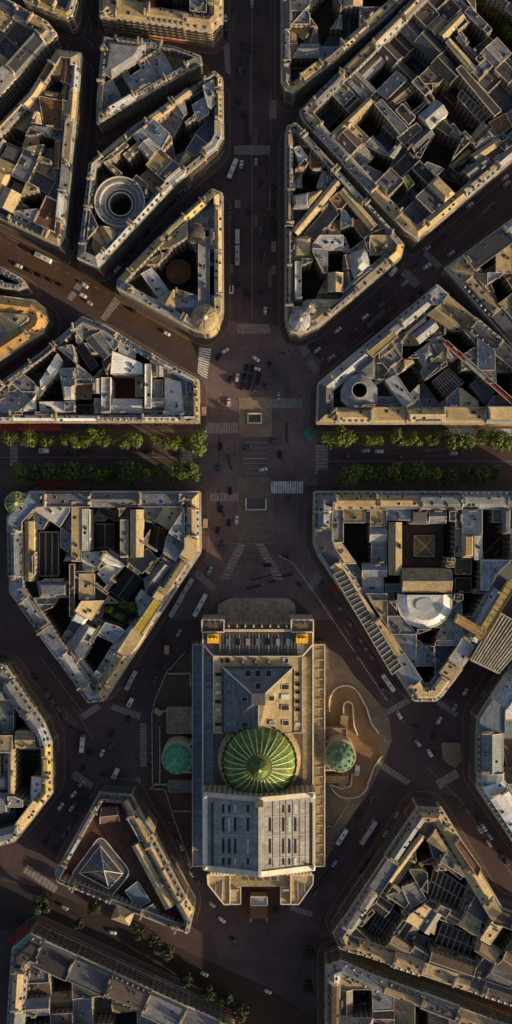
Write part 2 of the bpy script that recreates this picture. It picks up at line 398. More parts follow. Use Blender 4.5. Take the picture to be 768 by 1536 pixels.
# ------------------------------------------------------------------ free-standing or rear volume with a roof, convex polygon
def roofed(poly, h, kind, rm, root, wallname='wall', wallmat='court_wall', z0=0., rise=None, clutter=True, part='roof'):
    poly = ccw(poly); n = len(poly); WB, RB = MB(), MB()
    c = cen(poly); ar = area(poly)
    if kind == 'gable' and n != 4: kind = 'hip'
    if kind == 'flat':
        ins = inset(poly, .35)
        if not convex_inset_ok(poly, ins): ins = [c+(p-c)*.9 for p in poly]
        WB.prism(poly, z0, h+.75, wallmat, False)
        for i in range(n):
            j = (i+1) % n; WB.face([(*poly[i], h+.75), (*poly[j], h+.75), (*ins[j], h+.75), (*ins[i], h+.75)], 'trim')
            WB.face([(*ins[i], h+.75), (*ins[j], h+.75), (*ins[j], h), (*ins[i], h)], wallmat)
        RB.face([(*p, h) for p in ins], rm); zf = lambda p: h
    elif kind == 'shed':
        e = max(range(n), key=lambda i: (poly[(i+1) % n]-poly[i]).length); t = (poly[(e+1) % n]-poly[e]).normalized(); nr = Vector((-t.y, t.x))
        sl_ = .28 if rise is None else rise
        zf = lambda p, a=poly[e].copy(), nr=nr: h+sl_*max(0, (Vector(p[:2])-a).dot(nr))
        for i in range(n):
            a, b = poly[i], poly[(i+1) % n]; WB.face([(*a, z0), (*b, z0), (*b, zf(b)), (*a, zf(a))], wallmat)
            if (b-a).length > 1: RB.bar((*a, zf(a)), (*b, zf(b)), .4, .22, 'trim')
        RB.face([(*p, zf(p)+.02) for p in poly], rm)
    elif kind == 'gable':
        l0 = (poly[1]-poly[0]).length+(poly[3]-poly[2]).length; l1 = (poly[2]-poly[1]).length+(poly[0]-poly[3]).length
        if l0 < l1: poly = poly[1:]+poly[:1]; l0, l1 = l1, l0
        r0 = (poly[3]+poly[0])/2; r1 = (poly[1]+poly[2])/2; rs = (l1/4)*.55 if rise is None else rise
        R0, R1 = (*r0, h+rs), (*r1, h+rs); V = [(*p, h) for p in poly]
        RB.face([V[0], V[1], R1, R0], rm); RB.face([V[2], V[3], R0, R1], rm); RB.bar(R0, R1, .35, .15, 'trim')
        for i in (0, 2): WB.face([(*poly[i], z0), (*poly[i+1], z0), V[i+1], V[i]], wallmat)
        WB.face([(*poly[1], z0), (*poly[2], z0), V[2], R1, V[1]], wallmat); WB.face([(*poly[3], z0), (*poly[0], z0), V[0], R0, V[3]], wallmat)
        RB.bar(V[1], R1, .4, .25, 'trim'); RB.bar(R1, V[2], .4, .25, 'trim'); RB.bar(V[3], R0, .4, .25, 'trim'); RB.bar(R0, V[0], .4, .25, 'trim')
        zf = lambda p: h+rs*.5
    else:  # hip / frustum
        per = sum((poly[(i+1) % n]-poly[i]).length for i in range(n)); d = ar/per*(1.55 if kind == 'hip' else .7)
        ins = inset(poly, d)
        if not convex_inset_ok(poly, ins): ins = [c+(p-c)*.25 for p in poly]
        rs = (min(d*.8, 5.) if kind == 'hip' else 3.2) if rise is None else rise
        WB.prism(poly, z0, h, wallmat, False)
        for i in range(n): j = (i+1) % n; RB.face([(*poly[i], h), (*poly[j], h), (*ins[j], h+rs), (*ins[i], h+rs)], rm); RB.bar((*poly[i], h), (*ins[i], h+rs), .22, .1, 'trim'); WB.bar((*poly[i], h-.25), (*poly[j], h-.25), .5, .3, 'trim')
        RB.face([(*p, h+rs) for p in ins], rm); zf = lambda p: h+rs*.5
    W = WB.build(wallname, root)
    Rf = RB.build(part, W if wallname != 'wall' else root)
    if clutter and inframe([c], 0):
        host = W if wallname != 'wall' else root
        ang = random.choice([0, 1.57])+math.atan2((poly[1]-poly[0]).y, (poly[1]-poly[0]).x)
        for k in range(min(4, int(ar/55)+1)):
            f = [random.random() for _ in poly]; s_ = sum(f); p = sum((poly[i]*f[i] for i in range(n)), Vector((0, 0)))/s_
            p = c+(p-c)*1.1
            if kind in ('flat', 'shed'):
                inst('roof_vent' if random.random() < .6 else 'skylight', ME_VENT if random.random() < .6 else ME_SKY, host, (*p, zf(p)+(.15 if kind == 'shed' else .1)), ang)
        if random.random() < .55:
            a, b = poly[0], poly[1]; p = a+(b-a)*random.uniform(.3, .7); p = p+(c-p).normalized()*.8
            inst('chimney', random.choice(ME_CH), host, (*p, h+1.2), math.atan2((b-a).y, (b-a).x))
    return W

def split_cells(poly, u, amax, rng):
    if area(poly) < amax or len(poly) < 3: return [poly]
    v = Vector((-u.y, u.x)); xs = [p.dot(u) for p in poly]; ys = [p.dot(v) for p in poly]
    if max(xs)-min(xs) > max(ys)-min(ys): a = u; b = v; lo, hi = min(xs), max(xs)
    else: a = v; b = u; lo, hi = min(ys), max(ys)
    m = a*(lo+(hi-lo)*rng.uniform(.36, .64)); out = []
    for left in (True, False):
        q = clip(poly, m, m+b, left)
        if len(q) > 2 and area(q) > 3: out += split_cells(q, u, amax, rng)
    return out

BLOCKS = {}
EXTRA = {}
def block(name, start, pts, pal='grey', depth=12., lot=21., hc=21., holes=(), seed=0, opensh=.06, amax=165, tint=None, kerb=3.6, fill=True, low=.07, kinds=('mansard', 'mansard', 'terrace', 'gable', 'shedm', 'deck')):
    rng = random.Random(seed*31+5); random.seed(seed+100)
    raw = [P2(*p) for p in pts]
    rev = area(raw) < 0; poly = raw[::-1] if rev else raw       # CCW = anticlockwise in the picture
    n = len(poly)
    if isinstance(depth, (list, tuple)): DL = [depth[(n-2-i) % n if rev else i] for i in range(n)]
    else: DL = [depth*rng.uniform(.82, 1.22) for i in range(n)]
    inner = inset(poly, DL); k_ = 1
    if not isinstance(depth, (list, tuple)) and not convex_inset_ok(poly, inner): DL = [depth]*n; inner = inset(poly, DL)
    while not convex_inset_ok(poly, inner) and k_ > .25: k_ *= .9; inner = inset(poly, [d*k_ for d in DL])
    DL = [d*k_ for d in DL]
    quads = []                                                  # (quad, capstart, capend)
    for i in range(n):
        A, B = poly[i], poly[(i+1) % n]; a, b = inner[i], inner[(i+1) % n]; t = (B-A).normalized(); nr = Vector((-t.y, t.x)); L = (B-A).length; D = DL[i]
        e0 = max(0., (a-A).dot(t)); e1 = L-max(0., (B-b).dot(t))
        cuts = []
        if L > 24 and e1-e0 > 8:
            lo = max(8., e0+1.5); hi = min(L-8, e1-1.5)
            if hi-lo > 6:
                k = max(1, round((hi-lo)/lot)); cuts = [lo+(hi-lo)*j/k+(rng.uniform(-2, 2) if 0 < j < k else 0) for j in range(k+1)]
            elif hi > lo: cuts = [(lo+hi)/2]
        pts_ = [(A, a)]+[(A+t*c, A+t*c+nr*D) for c in cuts]+[(B, b)]
        quads.append([(pts_[j][0], pts_[j+1][0], pts_[j+1][1], pts_[j][1]) for j in range(len(pts_)-1)])
    groups = []; cur = None
    seqs = [(i, j) for i in range(n) for j in range(len(quads[i]))]
    # merge across every polygon corner
    g = []
    for i in range(n):
        for j in range(len(quads[i])):
            if j == 0 and g: g[-1].append((i, j))
            else: g.append([(i, j)])
    first = g[0]
    if len(g) > 1: g[-1] += g.pop(0) if True else []
    # clockwise order starting at the block's named corner (pts[0])
    c0 = raw[0]
    gv = [inframe([p for i, j in grp for p in quads[i][j]], -2) for grp in g]
    cw = g[::-1]; cv = gv[::-1]; full = all(cv); m_ = len(cw)
    if full: k0 = min(range(m_), key=lambda k: min((cen(quads[i][j][:2])-c0).length for i, j in cw[k]))
    else: k0 = next((k for k in range(m_) if cv[k] and not cv[k-1]), 0)
    order = cw[k0:]+cw[:k0]; ovis = cv[k0:]+cv[:k0]
    roots = []
    vis_no = 0
    for gi, grp in enumerate(order):
        qs = [quads[i][j] for i, j in grp]
        allp = [p for q in qs for p in q]
        h = hc+rng.uniform(-1.4, 1.4); top = rng.choice(PAL[pal])
        st = {'kind': rng.choice(kinds), 'top': top, 'steep': rng.choice(['slate', 'zinc', 'zinc', 'slate', top, 'zinc_light']), 'bay': rng.choice([2.8, 3.2, 3.6]), 'dorm': rng.choice(ME_DORM)}
        c = cen(allp); isin = ovis[gi]
        if isin: vis_no += 1
        corner = len(grp) > 1
        if tint:
            e_ = max(grp, key=lambda ij: (quads[ij[0]][ij[1]][1]-quads[ij[0]][ij[1]][0]).length)[0]; r_i = (n-2-e_) % n if rev else e_
            if r_i in tint: top = tint[r_i]
        if not ovis[gi]: lab = f'{LOOK[top]}, out of view, {name}'
        elif full: lab = f'{LOOK[top]} building at the {start}, {name}' if gi == 0 else f'{LOOK[top]}, {ORD[min(gi, 29)]} clockwise from the {start}, {name}'
        else: lab = f'{LOOK[top]}, {ORD[min(vis_no-1, 29)]} in view clockwise, {name}'
        root = thing('apartment_building', lab, 'building', (c.x, c.y, 0), 'apartment buildings of the '+name)
        WB, RB, TB = MB(), MB(), MB(); info = []
        for qi, q in enumerate(qs):
            ei = grp[qi][0]; ri = (n-2-ei) % n if rev else ei; sq = dict(st)
            if tint and ri in tint: sq['top'] = tint[ri]; sq['steep'] = tint[ri] if rng.random() < .5 else st['steep']  # per-side roof colour; sand on right-facing sides paints in the low sun
            info.append(wing(WB, RB, TB, q, h, sq, (qi == 0, qi == len(qs)-1), root))
        WB.build('wall', root); RB.build('roof', root); TB.build('cornice', root)
        # fire wall and chimneys along the party wall at the start and end of the lot
        for side in (0, 1):
            q = qs[0] if side == 0 else qs[-1]; prof, pt, DD = info[0] if side == 0 else info[-1]
            inw = (q[1]-q[0]).normalized()*(1 if side == 0 else -1)
            if side == 0 or rng.random() < .3:
                fw = MB()
                for (ta, za), (tb, zb) in zip(prof[1:-1], prof[2:]):
                    pa, pb = pt(ta, side)+inw*.25, pt(tb, side)+inw*.25; fw.bar((*pa, h+za-.2), (*pb, h+zb-.2), .42, .85, 'trim')
                fw.build('fire_wall', root)
            if inframe([q[0], q[3]], 10):
                for f in rng.sample([.25, .38, .5, .62, .75], rng.choice([0, 1, 1, 2])):
                    p = pt(DD*f, side)+inw*.9; d = (q[3]-q[0]); inst('chimney', rng.choice(ME_CH), root, (*p, h+4.8), math.atan2(d.y, d.x), (1, 1, rng.uniform(.6, 1)))
        roots.append((root, c))
    # interior
    e = max(range(n), key=lambda i: (poly[(i+1) % n]-poly[i]).length); u = (poly[(e+1) % n]-poly[e]).normalized()
    if convex_inset_ok(poly, inner) and fill:
        leaves = split_cells(clean(inner), u, amax, rng)
        for hpoly in list(holes)+[e_[1] for e_ in EXTRA.get(seed, [])]: leaves = subtract(leaves, ccw([P2(x, y, 18) for x, y in hpoly]))
        for p in leaves:
            p = clean(p)
            if len(p) < 3 or area(p) < 10: continue
            per = sum((p[(i+1) % len(p)]-p[i]).length for i in range(len(p)))
            thin = area(p)/per < 1.1
            if not inframe(p, 30): 
                if rng.random() < .5: continue
            r = rng.random()
            if r < opensh and not thin: continue
            hh = rng.uniform(3.5, 7) if r < opensh+low else rng.choice([14, 17, 19, 20, 21, 22, 23.5])+rng.uniform(-.8, .8)
            rm = rng.choice(PAL[pal]+(['glass_blue', 'dark_roof', 'slate_brown'] if hh < 8 else []))
            kd = 'flat' if thin else rng.choice(['flat', 'shed', 'gable', 'gable', 'flat', 'gable', 'shed', 'frustum'] if len(p) == 4 else ['flat', 'shed'])
            cc = cen(p); rt = min(roots, key=lambda rc: (rc[1]-cc).length)[0]
            pp = [cc+(q-cc)*.992 for q in p]
            roofed(pp, hh, kd, rm, rt, 'rear_wing')
    for lab_, pp_, h_, kd_, rm_ in EXTRA.get(seed, []):
        piece('rear_building', lab_, 'building', pp_, h_, kd_, rm_, 'white_stone' if rm_ in ('white', 'zinc_light') else 'court_wall')
    # pavement slab with kerb
    if kerb:
        kp = inset(poly, -kerb); rp = []
        m = len(kp)
        for i in range(m):
            a, b, c_ = kp[i-1], kp[i], kp[(i+1) % m]; r_ = min(6., (a-b).length*.35, (c_-b).length*.35)
            d0 = (a-b).normalized(); d1 = (c_-b).normalized(); s0, s1 = b+d0*r_, b+d1*r_
            for k in range(5): f = k/4; rp.append(s0*(1-f)**2+b*2*f*(1-f)+s1*f*f)
        kb = MB(); kb.prism(rp, .0, .13, 'trim_kerb' if 'trim_kerb' in MATS else 'paving_tan', 'paving'); o = kb.build('pavement'); o['kind'] = 'structure'
        kr = MB()
        for i_ in range(len(rp)): kr.bar((*rp[i_], .125), (*rp[(i_+1) % len(rp)], .125), .34, .02, 'kerb')
        o = kr.build('kerb'); o['kind'] = 'structure'
        ya = MB(); ya.face([(*p, .16) for p in poly], 'yard'); o = ya.build('courtyard_ground'); o['kind'] = 'structure'
    BLOCKS[name] = (poly, inner, roots); return roots

def piece(name, label, cat, pts, h, kind, rm, wallmat='court_wall', rise=None, z0=0., clutter=True, group=None):
    poly = ccw([P2(x, y, h) for x, y in pts]); c = cen(poly)
    root = thing(name, label, cat, (c.x, c.y, z0), group)
    roofed(poly, h, kind, rm, root, 'wall', wallmat, z0, rise, clutter)
    return root
def yard(name, pts, mat, z=.2):
    b = MB(); b.face([(*p, z) for p in ccw([P2(x, y, 0) for x, y in pts])], mat); o = b.build(name); o['kind'] = 'structure'; return o
plain_mat('dome_rib', (.62, .66, .42), .7, 0, .2); plain_mat('copper_olive', (.13, .15, .03), .6, 0, .3); roof_mat('stage_roof', (.30, .305, .32), (2.4, 5), .3, .4, .6, .7)
plain_mat('crossing_bed', (.17, .14, .14), .9, 0, .3, .5); plain_mat('kerb', (.20, .18, .16), .9); plain_mat('step', (.10, .095, .095), .9); plain_mat('kiosk_roof', (.02, .17, .15), .5)
ground_mat('paving_plaza', (.12, .092, .088), .25, 8, .25); ground_mat('paving_island', (.165, .128, .105), .3, 12, .3)
ground_mat('terrace_stone', (.50, .41, .29), .3, 44, .4)  # terrace colour brightened toward sunlit tan while it lies in shade
roof_mat('maroon_roof', (.075, .036, .03), (3, 1.6), .4, .4, .8); plain_mat('pyramid_glass', (.06, .07, .11), .2, .2, .3)
ground_mat('asphalt_umber', (.040, .022, .015), .3, 50); ground_mat('asphalt_shade', (.030, .021, .024), .3, 60)  # bottom avenue tones, darkened to look shaded although sun reaches them
roof_mat('vivid_yellow', (.80, .56, .08), (2.2, 1.2), .3, .5, .6); LOOK['vivid_yellow'] = 'yellow roof'
ground_mat('road_patch_dark', (.050, .036, .042), .2, 91); ground_mat('road_patch_light', (.150, .118, .122), .2, 93); ground_mat('planting', (.05, .075, .02), .4, 3, .4)
# ------------------------------------------------------------------ ground and roads
def sheet(name, pts, mat, z, world=False):
    b = MB(); q = ccw([Vector(p) for p in pts] if world else [P2(x, y, 0) for x, y in pts]); b.face([(*p, z) for p in q], mat); o = b.build(name); o['kind'] = 'structure'; return o
sheet('ground', [(-3000, -3000), (3000, -3000), (3000, 3000), (-3000, 3000)], 'asphalt_dark', 0, True)
sheet('road', [(338, -60), (424, -60), (426, 500), (335, 500)], 'asphalt', .004)
sheet('road', [(-80, 318), (-80, 362), (0, 402), (296, 528), (330, 500), (170, 425), (0, 335)], 'asphalt_brown', .008)  # brown tone stands in for low sun shining along this avenue
sheet('plaza', [(300, 490), (335, 480), (426, 490), (480, 540), (474, 830), (540, 930), (230, 930), (298, 830)], 'asphalt_plaza', .012)
sheet('road', [(478, 498), (606, 388), (626, 362), (850, 170), (850, 272), (660, 420), (478, 572)], 'asphalt', .008)
sheet('road', [(-80, 664), (305, 664), (305, 706), (-80, 706)], 'asphalt', .008)
sheet('road', [(474, 664), (860, 664), (860, 706), (474, 706)], 'asphalt', .008)
sheet('road', [(300, 850), (160, 1080), (100, 1180), (-60, 1330), (-60, 1290), (80, 1160), (130, 1060), (240, 880)], 'asphalt', .016)
sheet('road', [(95, 1065), (225, 1050), (225, 1175), (90, 1175)], 'asphalt', .020)
sheet('road', [(196, 1170), (232, 1170), (330, 1370), (296, 1380)], 'asphalt', .024)
sheet('road', [(296, 1345), (480, 1345), (480, 1440), (330, 1440)], 'asphalt', .028)
sheet('road', [(500, 850), (600, 1050), (575, 1065), (470, 870)], 'asphalt', .020)
sheet('road', [(585, 1050), (700, 1050), (712, 1200), (580, 1180)], 'asphalt', .024)
sheet('road', [(580, 1170), (610, 1185), (475, 1390), (440, 1380)], 'asphalt', .020)
sheet('road', [(680, 1180), (712, 1180), (800, 1340), (770, 1360)], 'asphalt', .020)
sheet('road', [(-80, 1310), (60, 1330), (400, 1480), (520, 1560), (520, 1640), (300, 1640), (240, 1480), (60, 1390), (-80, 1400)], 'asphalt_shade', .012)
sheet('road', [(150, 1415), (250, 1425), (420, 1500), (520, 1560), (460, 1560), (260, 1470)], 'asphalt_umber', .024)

# ------------------------------------------------------------------ building blocks (outlines at cornice height)
EXTRA.update({
 10: [('pale blue-white roof above the red courtyard', [(170, 528), (214, 546), (214, 561), (166, 561)], 21, 'shed', 'white'), ('wide pale roof under the red courtyard', [(168, 598), (214, 598), (214, 620), (168, 620)], 20.5, 'gable', 'white'), ('tall cream roof left of the red courtyard', [(152, 566), (166, 566), (166, 620), (152, 620)], 22.5, 'flat', 'zinc_light'),
      ('cream roof with specks below the garden court', [(60, 603), (99, 603), (99, 619), (60, 619)], 20, 'shed', 'white'), ('grey slab roof at the top of the pale block', [(128, 510), (150, 498), (172, 528), (156, 540)], 22.5, 'gable', 'zinc'), ('bright blue-white roof by the blue glass slot', [(247, 566), (272, 574), (276, 618), (247, 618)], 20.5, 'shed', 'white'), ('brown skylit roof at the upper middle of the pale block', [(153, 542), (165, 530), (168, 545), (160, 562)], 20, 'flat', 'brown'), ('rounded grey roof at the far left of the pale block', [(0, 600), (30, 585), (48, 600), (30, 618), (0, 620)], 20, 'shed', 'zinc_light')],
 11: [('dark grey mansard roof below the glass gallery', [(56, 872), (104, 872), (104, 896), (60, 896)], 21, 'frustum', 'zinc'), ('white cluttered roof below the violet court', [(124, 828), (150, 828), (150, 856), (124, 856)], 20, 'flat', 'white'), ('white terrace roof right of the cream wing', [(146, 860), (162, 846), (184, 852), (160, 878)], 19, 'flat', 'white'), ('grey ring wing on the left of the violet court', [(124, 764), (134, 764), (134, 826), (124, 826)], 22.5, 'shed', 'zinc_light'), ('grey ring wing on the right of the violet court', [(181, 780), (192, 780), (192, 836), (181, 836)], 22.5, 'shed', 'zinc'),
      ('long brown wall roof between glass gallery and cream wing', [(104, 846), (112, 846), (112, 925), (104, 925)], 23.5, 'flat', 'brown'), ('slanting grey roof right of the maroon twin roof', [(216, 868), (240, 842), (256, 852), (222, 896)], 21, 'gable', 'zinc'), ('slate slanted roof above the maroon twin roof', [(190, 840), (222, 822), (236, 838), (214, 860)], 20.5, 'shed', 'slate'), ('pale grey wing left of the lower V court', [(106, 960), (124, 935), (146, 945), (122, 990)], 21, 'gable', 'zinc_light'), ('pale wing right of the lower V court', [(176, 960), (196, 936), (208, 946), (180, 986)], 21, 'gable', 'zinc_light')],
 20: [('dark grey slab roof under the yellow strip', [(568, 540), (592, 522), (604, 538), (582, 556)], 22, 'flat', 'zinc'), ('pale blue slanting band beside the round dark hole', [(578, 570), (594, 562), (622, 604), (608, 614)], 23, 'shed', 'white'), ('grey gabled wing in the upper middle of the wedge', [(618, 500), (646, 478), (658, 492), (630, 516)], 22, 'gable', 'zinc_light'), ('long sand wing near the top of the wedge', [(640, 472), (662, 456), (690, 488), (678, 496)], 23, 'gable', 'sand'), ('rounded grey roof centre of the wedge', [(622, 530), (644, 514), (656, 534), (636, 550)], 20, 'hip', 'zinc')],
 22: [('ribbed cream wing slanting high in the twin-dome wedge', [(438, 345), (502, 268), (511, 277), (447, 353)], 23.5, 'gable', 'sand'), ('long sand wing slanting to the right tip', [(508, 290), (518, 281), (566, 336), (556, 346)], 23.5, 'gable', 'sand'), ('blue-black slab roof beside the ribbed cream wing', [(456, 352), (494, 306), (508, 322), (474, 362)], 19, 'shed', 'slate'), ('pale stepped roofs above the pale tip dome', [(442, 392), (452, 392), (452, 450), (442, 450)], 22.5, 'flat', 'white'), ('grey fan roof left of the orange-brown roof', [(520, 384), (548, 372), (556, 400), (532, 420)], 21.5, 'hip', 'zinc_light'), ('small white roofs at the upper tip of the wedge', [(440, 222), (450, 218), (462, 236), (450, 250)], 22, 'flat', 'white')],
 24: [('cream wing above the dark left court', [(496, 200), (552, 146), (560, 154), (504, 209)], 23.5, 'gable', 'sand'), ('grey wing right of the dark left court', [(562, 156), (572, 150), (612, 194), (600, 202)], 23.5, 'shed', 'zinc'), ('cream wing left of the top right square court', [(658, 50), (690, 18), (698, 28), (668, 60)], 23.5, 'gable', 'sand'), ('cream wing below the top right square court', [(668, 64), (676, 58), (716, 102), (706, 110)], 23.5, 'gable', 'sand'), ('smooth dark grey barrel roof low in the centre', [(612, 214), (640, 190), (652, 204), (624, 232)], 20, 'gable', 'slate'), ('grey saddle roof with sand end', [(628, 172), (654, 150), (672, 170), (646, 194)], 22, 'gable', 'zinc_light'), ('orange-brown roof near the right edge', [(732, 184), (758, 170), (768, 190), (746, 206)], 20, 'flat', 'terracotta'), ('sand roof strip over the slanting avenue', [(706, 232), (744, 206), (752, 216), (716, 242)], 22.5, 'gable', 'sand')],
 3: [('sand wing across the middle of the round-court block', [(215, 180), (280, 132), (288, 142), (222, 192)], 23, 'gable', 'sand'), ('blue-grey slab left of the avenue side', [(288, 158), (308, 148), (314, 172), (296, 182)], 21, 'shed', 'zinc_blue'), ('cream ledge roof beside the ringed well', [(184, 232), (206, 214), (214, 222), (192, 240)], 22, 'flat', 'sand')],
 4: [], 14: [('cool grey wing along the russet hall', [(298, 356), (314, 356), (314, 462), (298, 462)], 21, 'shed', 'zinc'), ('grey sloping roof at the lower left of the russet hall', [(212, 412), (228, 402), (256, 440), (240, 450)], 20, 'shed', 'zinc_light')],
 5: [('large russet tiled roof high in the block', [(58, 144), (96, 152), (94, 196), (66, 192)], 21, 'flat', 'terracotta'), ('second russet tiled roof lower in the block', [(82, 212), (100, 214), (96, 256), (80, 252)], 21, 'gable', 'terracotta')],
 18: [('brown round-cornered roof at the right edge', [(750, 1106), (800, 1106), (800, 1152), (760, 1152)], 16, 'flat', 'brown')],
 12: [('sand wing left of the dark slot court', [(12, 1124), (22, 1124), (22, 1190), (12, 1190)], 22.5, 'gable', 'sand'), ('tan vaulted roof above the dark slot court', [(24, 1096), (52, 1096), (54, 1122), (24, 1122)], 21, 'gable', 'stone_terrace')],
 16: [('barrel-shaped violet roof in the left court', [(556, 1360), (570, 1344), (590, 1358), (576, 1376)], 17, 'gable', 'dark_roof'), ('cream inner wing on the left side of the triangle', [(578, 1318), (630, 1250), (638, 1256), (588, 1324)], 23, 'gable', 'sand'), ('square grey roof in the middle of the triangle', [(602, 1330), (624, 1322), (640, 1348), (618, 1362)], 21, 'flat', 'zinc')],
})
# 1 top edge, left of the avenue
block('top block left of the avenue', 'left end', [(150, -60), (333, -60), (333, 32), (318, 47), (300, 45), (150, 24)], 'warm', 11, 21, 21, seed=1, tint={4:'sand',1:'sand'})
# 2 small wedge below it
B2H = [[(158, 57), (226, 64), (212, 92), (166, 122), (150, 110)]]
block('small top left wedge block', 'top left corner', [(155, 54), (262, 68), (300, 82), (302, 92), (146, 184), (146, 150)], 'grey', 9, 15, 20, holes=[[(188, 98), (205, 92), (212, 108), (196, 118)]], seed=2)
# 3 round court block
B3 = [[(142, 262), (170, 262), (222, 300), (222, 330), (200, 345), (150, 345), (138, 320)], [(262, 235), (258, 205), (272, 183), (292, 205), (280, 225)], [(165, 246), (208, 226), (226, 246), (192, 268)], [(276, 150), (290, 146), (297, 172), (285, 182)]]
block('round-court block', 'top right corner', [(322, 108), (333, 118), (334, 206), (326, 222), (262, 276), (148, 402), (117, 388), (134, 246), (200, 190)], 'grey', 10.5, 21, 21, holes=B3, seed=3, tint={1:'sand',0:'sand',5:'zinc_light',4:'zinc_light'})
# 4 triangle with round corner turret
B4 = [[(262, 372), (292, 355), (296, 445), (255, 432), (230, 408)]]
block('corner-dome triangle block', 'top corner', [(318, 284), (333, 290), (334, 468), (326, 488), (308, 500), (292, 496), (176, 432), (177, 420), (255, 340)], 'warm', 12, 21, 21, holes=B4, seed=14, tint={0:'sand',1:'sand',2:'sand',7:'yellow',8:'yellow',5:'zinc_light'})
# 5 long left block
block('long left-edge block', 'top right corner', [(122, 80), (116, 160), (105, 270), (96, 355), (88, 368), (-60, 298), (-60, 250), (45, 140), (86, 75)], 'warm', 11, 21, 21, holes=[[(80, 116), (93, 118), (90, 140), (79, 138)], [(40, 296), (62, 292), (64, 316), (44, 318)], [(58, 206), (72, 204), (74, 220), (60, 222)]], seed=5)
# 6, 7 top-left
block('top left corner block', 'lower right corner', [(70, 32), (84, 50), (-50, 200), (-90, 40), (-60, -30), (10, 0)], 'dark', 9, 21, 21, seed=6)
block('sliver block at the top left', 'right end', [(128, -50), (108, 22), (100, 26), (36, 0), (20, -50)], 'warm', 10, 21, 21, seed=7, tint={1:'yellow',2:'yellow'})
# 8, 9 left edge wedges
block('rounded left-edge block', 'right end', [(66, 462), (71, 480), (64, 498), (-60, 580), (-80, 440), (0, 444), (50, 450)], 'warm', 9, 21, 21, seed=8, tint={0:'ochre',1:'ochre',2:'ochre',3:'ochre',4:'ochre',5:'ochre',6:'ochre'})
block('small pointed left-edge block', 'right end', [(30, 416), (38, 428), (26, 433), (-60, 420), (-60, 385), (0, 400)], 'warm', 6, 12, 18, seed=9, fill=False)
# 10 mid left
B10 = [[(92, 552), (99, 601), (58, 601)], [(167, 562), (204, 562), (204, 596), (167, 596)], [(112, 518), (126, 514), (152, 552), (140, 566), (118, 548)], [(114, 578), (140, 578), (140, 634), (114, 634)], [(228, 566), (246, 566), (246, 596), (228, 596)], [(218, 545), (228, 545), (228, 612), (216, 612)], [(60, 545), (88, 528), (92, 548), (62, 582), (50, 572)]]
block('pale block above the left trees', 'top corner', [(124, 476), (160, 490), (250, 545), (297, 570), (298, 632), (-60, 632), (-60, 618), (62, 530)], 'blue', 11.5, 21, 21, holes=B10, seed=10, tint={3:'sand',4:'white',2:'white',6:'zinc',0:'zinc_light',1:'zinc_light'})
# 11 lower left big
B11 = [[(135, 782), (180, 782), (180, 826), (135, 826)], [(56, 794), (92, 794), (92, 868), (56, 868)], [(62, 918), (95, 905), (120, 905), (98, 948), (90, 962)], [(190, 848), (218, 868), (190, 908), (162, 886)], [(158, 905), (205, 905), (210, 925), (185, 940), (152, 930)], [(148, 952), (172, 964), (142, 1010), (126, 990)], [(228, 785), (252, 792), (246, 830), (222, 815)], [(108, 752), (122, 752), (122, 842), (108, 842)], [(194, 764), (216, 764), (216, 836), (194, 836)], [(36, 782), (52, 782), (52, 872), (36, 872)], [(118, 860), (142, 860), (142, 900), (118, 900)]]
block('green-rotunda block', 'top right corner', [(299, 738), (300, 828), (156, 1050), (132, 1053), (14, 888), (12, 775), (45, 738)], 'blue', 11, 21, 21, holes=B11, seed=11, tint={0:'sand',1:'sand',3:'zinc_light',4:'zinc_blue',6:'zinc'})
# 12 left lower
block('left block by lower junction', 'top corner', [(8, 1000), (66, 1083), (77, 1112), (78, 1190), (22, 1262), (-60, 1285), (-60, 980)], 'blue', [8, 7, 5.5, 5.5, 8, 8, 8], 21, 21, holes=[[(24, 1128), (50, 1128), (46, 1200), (24, 1190)]], seed=12, tint={0:'zinc',1:'zinc_light',2:'yellow',3:'sand'})
# 13 bottom-left triangle
B13 = [[(142, 1258), (166, 1262), (196, 1300), (192, 1325), (176, 1338), (120, 1326), (112, 1310)]]
block('glass-pyramid triangle block', 'top corner', [(150, 1190), (197, 1193), (290, 1366), (282, 1400), (88, 1322), (84, 1308)], 'brown', [8, 12.5, 6, 6, 4, 6], 21, 21, holes=B13, seed=13, fill=False, tint={1:'sand',3:'slate',5:'zinc'})
# 14 bottom-left corner
block('bottom left corner block', 'top left corner', [(45, 1402), (350, 1543), (360, 1700), (0, 1720), (18, 1425)], 'dark', 11, 21, 21, seed=15)
# 15 bottom right triangle
B15 = [[(640, 1300), (668, 1300), (704, 1330), (690, 1368), (640, 1345)], [(555, 1372), (575, 1350), (608, 1372), (572, 1425), (545, 1400)], [(660, 1380), (716, 1400), (706, 1440), (650, 1420)], [(622, 1262), (640, 1256), (650, 1290), (625, 1300)]]
block('lower right triangle block', 'top corner', [(626, 1211), (662, 1213), (754, 1364), (850, 1400), (850, 1535), (700, 1486), (510, 1422), (500, 1400)], 'brown', 10, 21, 21, holes=B15, seed=16, tint={7:'zinc',1:'sand',5:'stone_terrace'})
block('bottom edge block at the right', 'left end', [(490, 1448), (512, 1440), (560, 1462), (820, 1560), (820, 1700), (490, 1700)], 'brown', 11, 21, 21, seed=17)
# 18 right lower
block('right block facing the junction', 'lower left corner', [(715, 1180), (715, 1076), (800, 946), (880, 955), (880, 1330), (815, 1330)], 'blue', 12, 21, 21, holes=[[(746, 1112), (790, 1108), (790, 1160), (752, 1150)]], seed=18, tint={0:'zinc_blue',1:'zinc_blue',5:'white'})
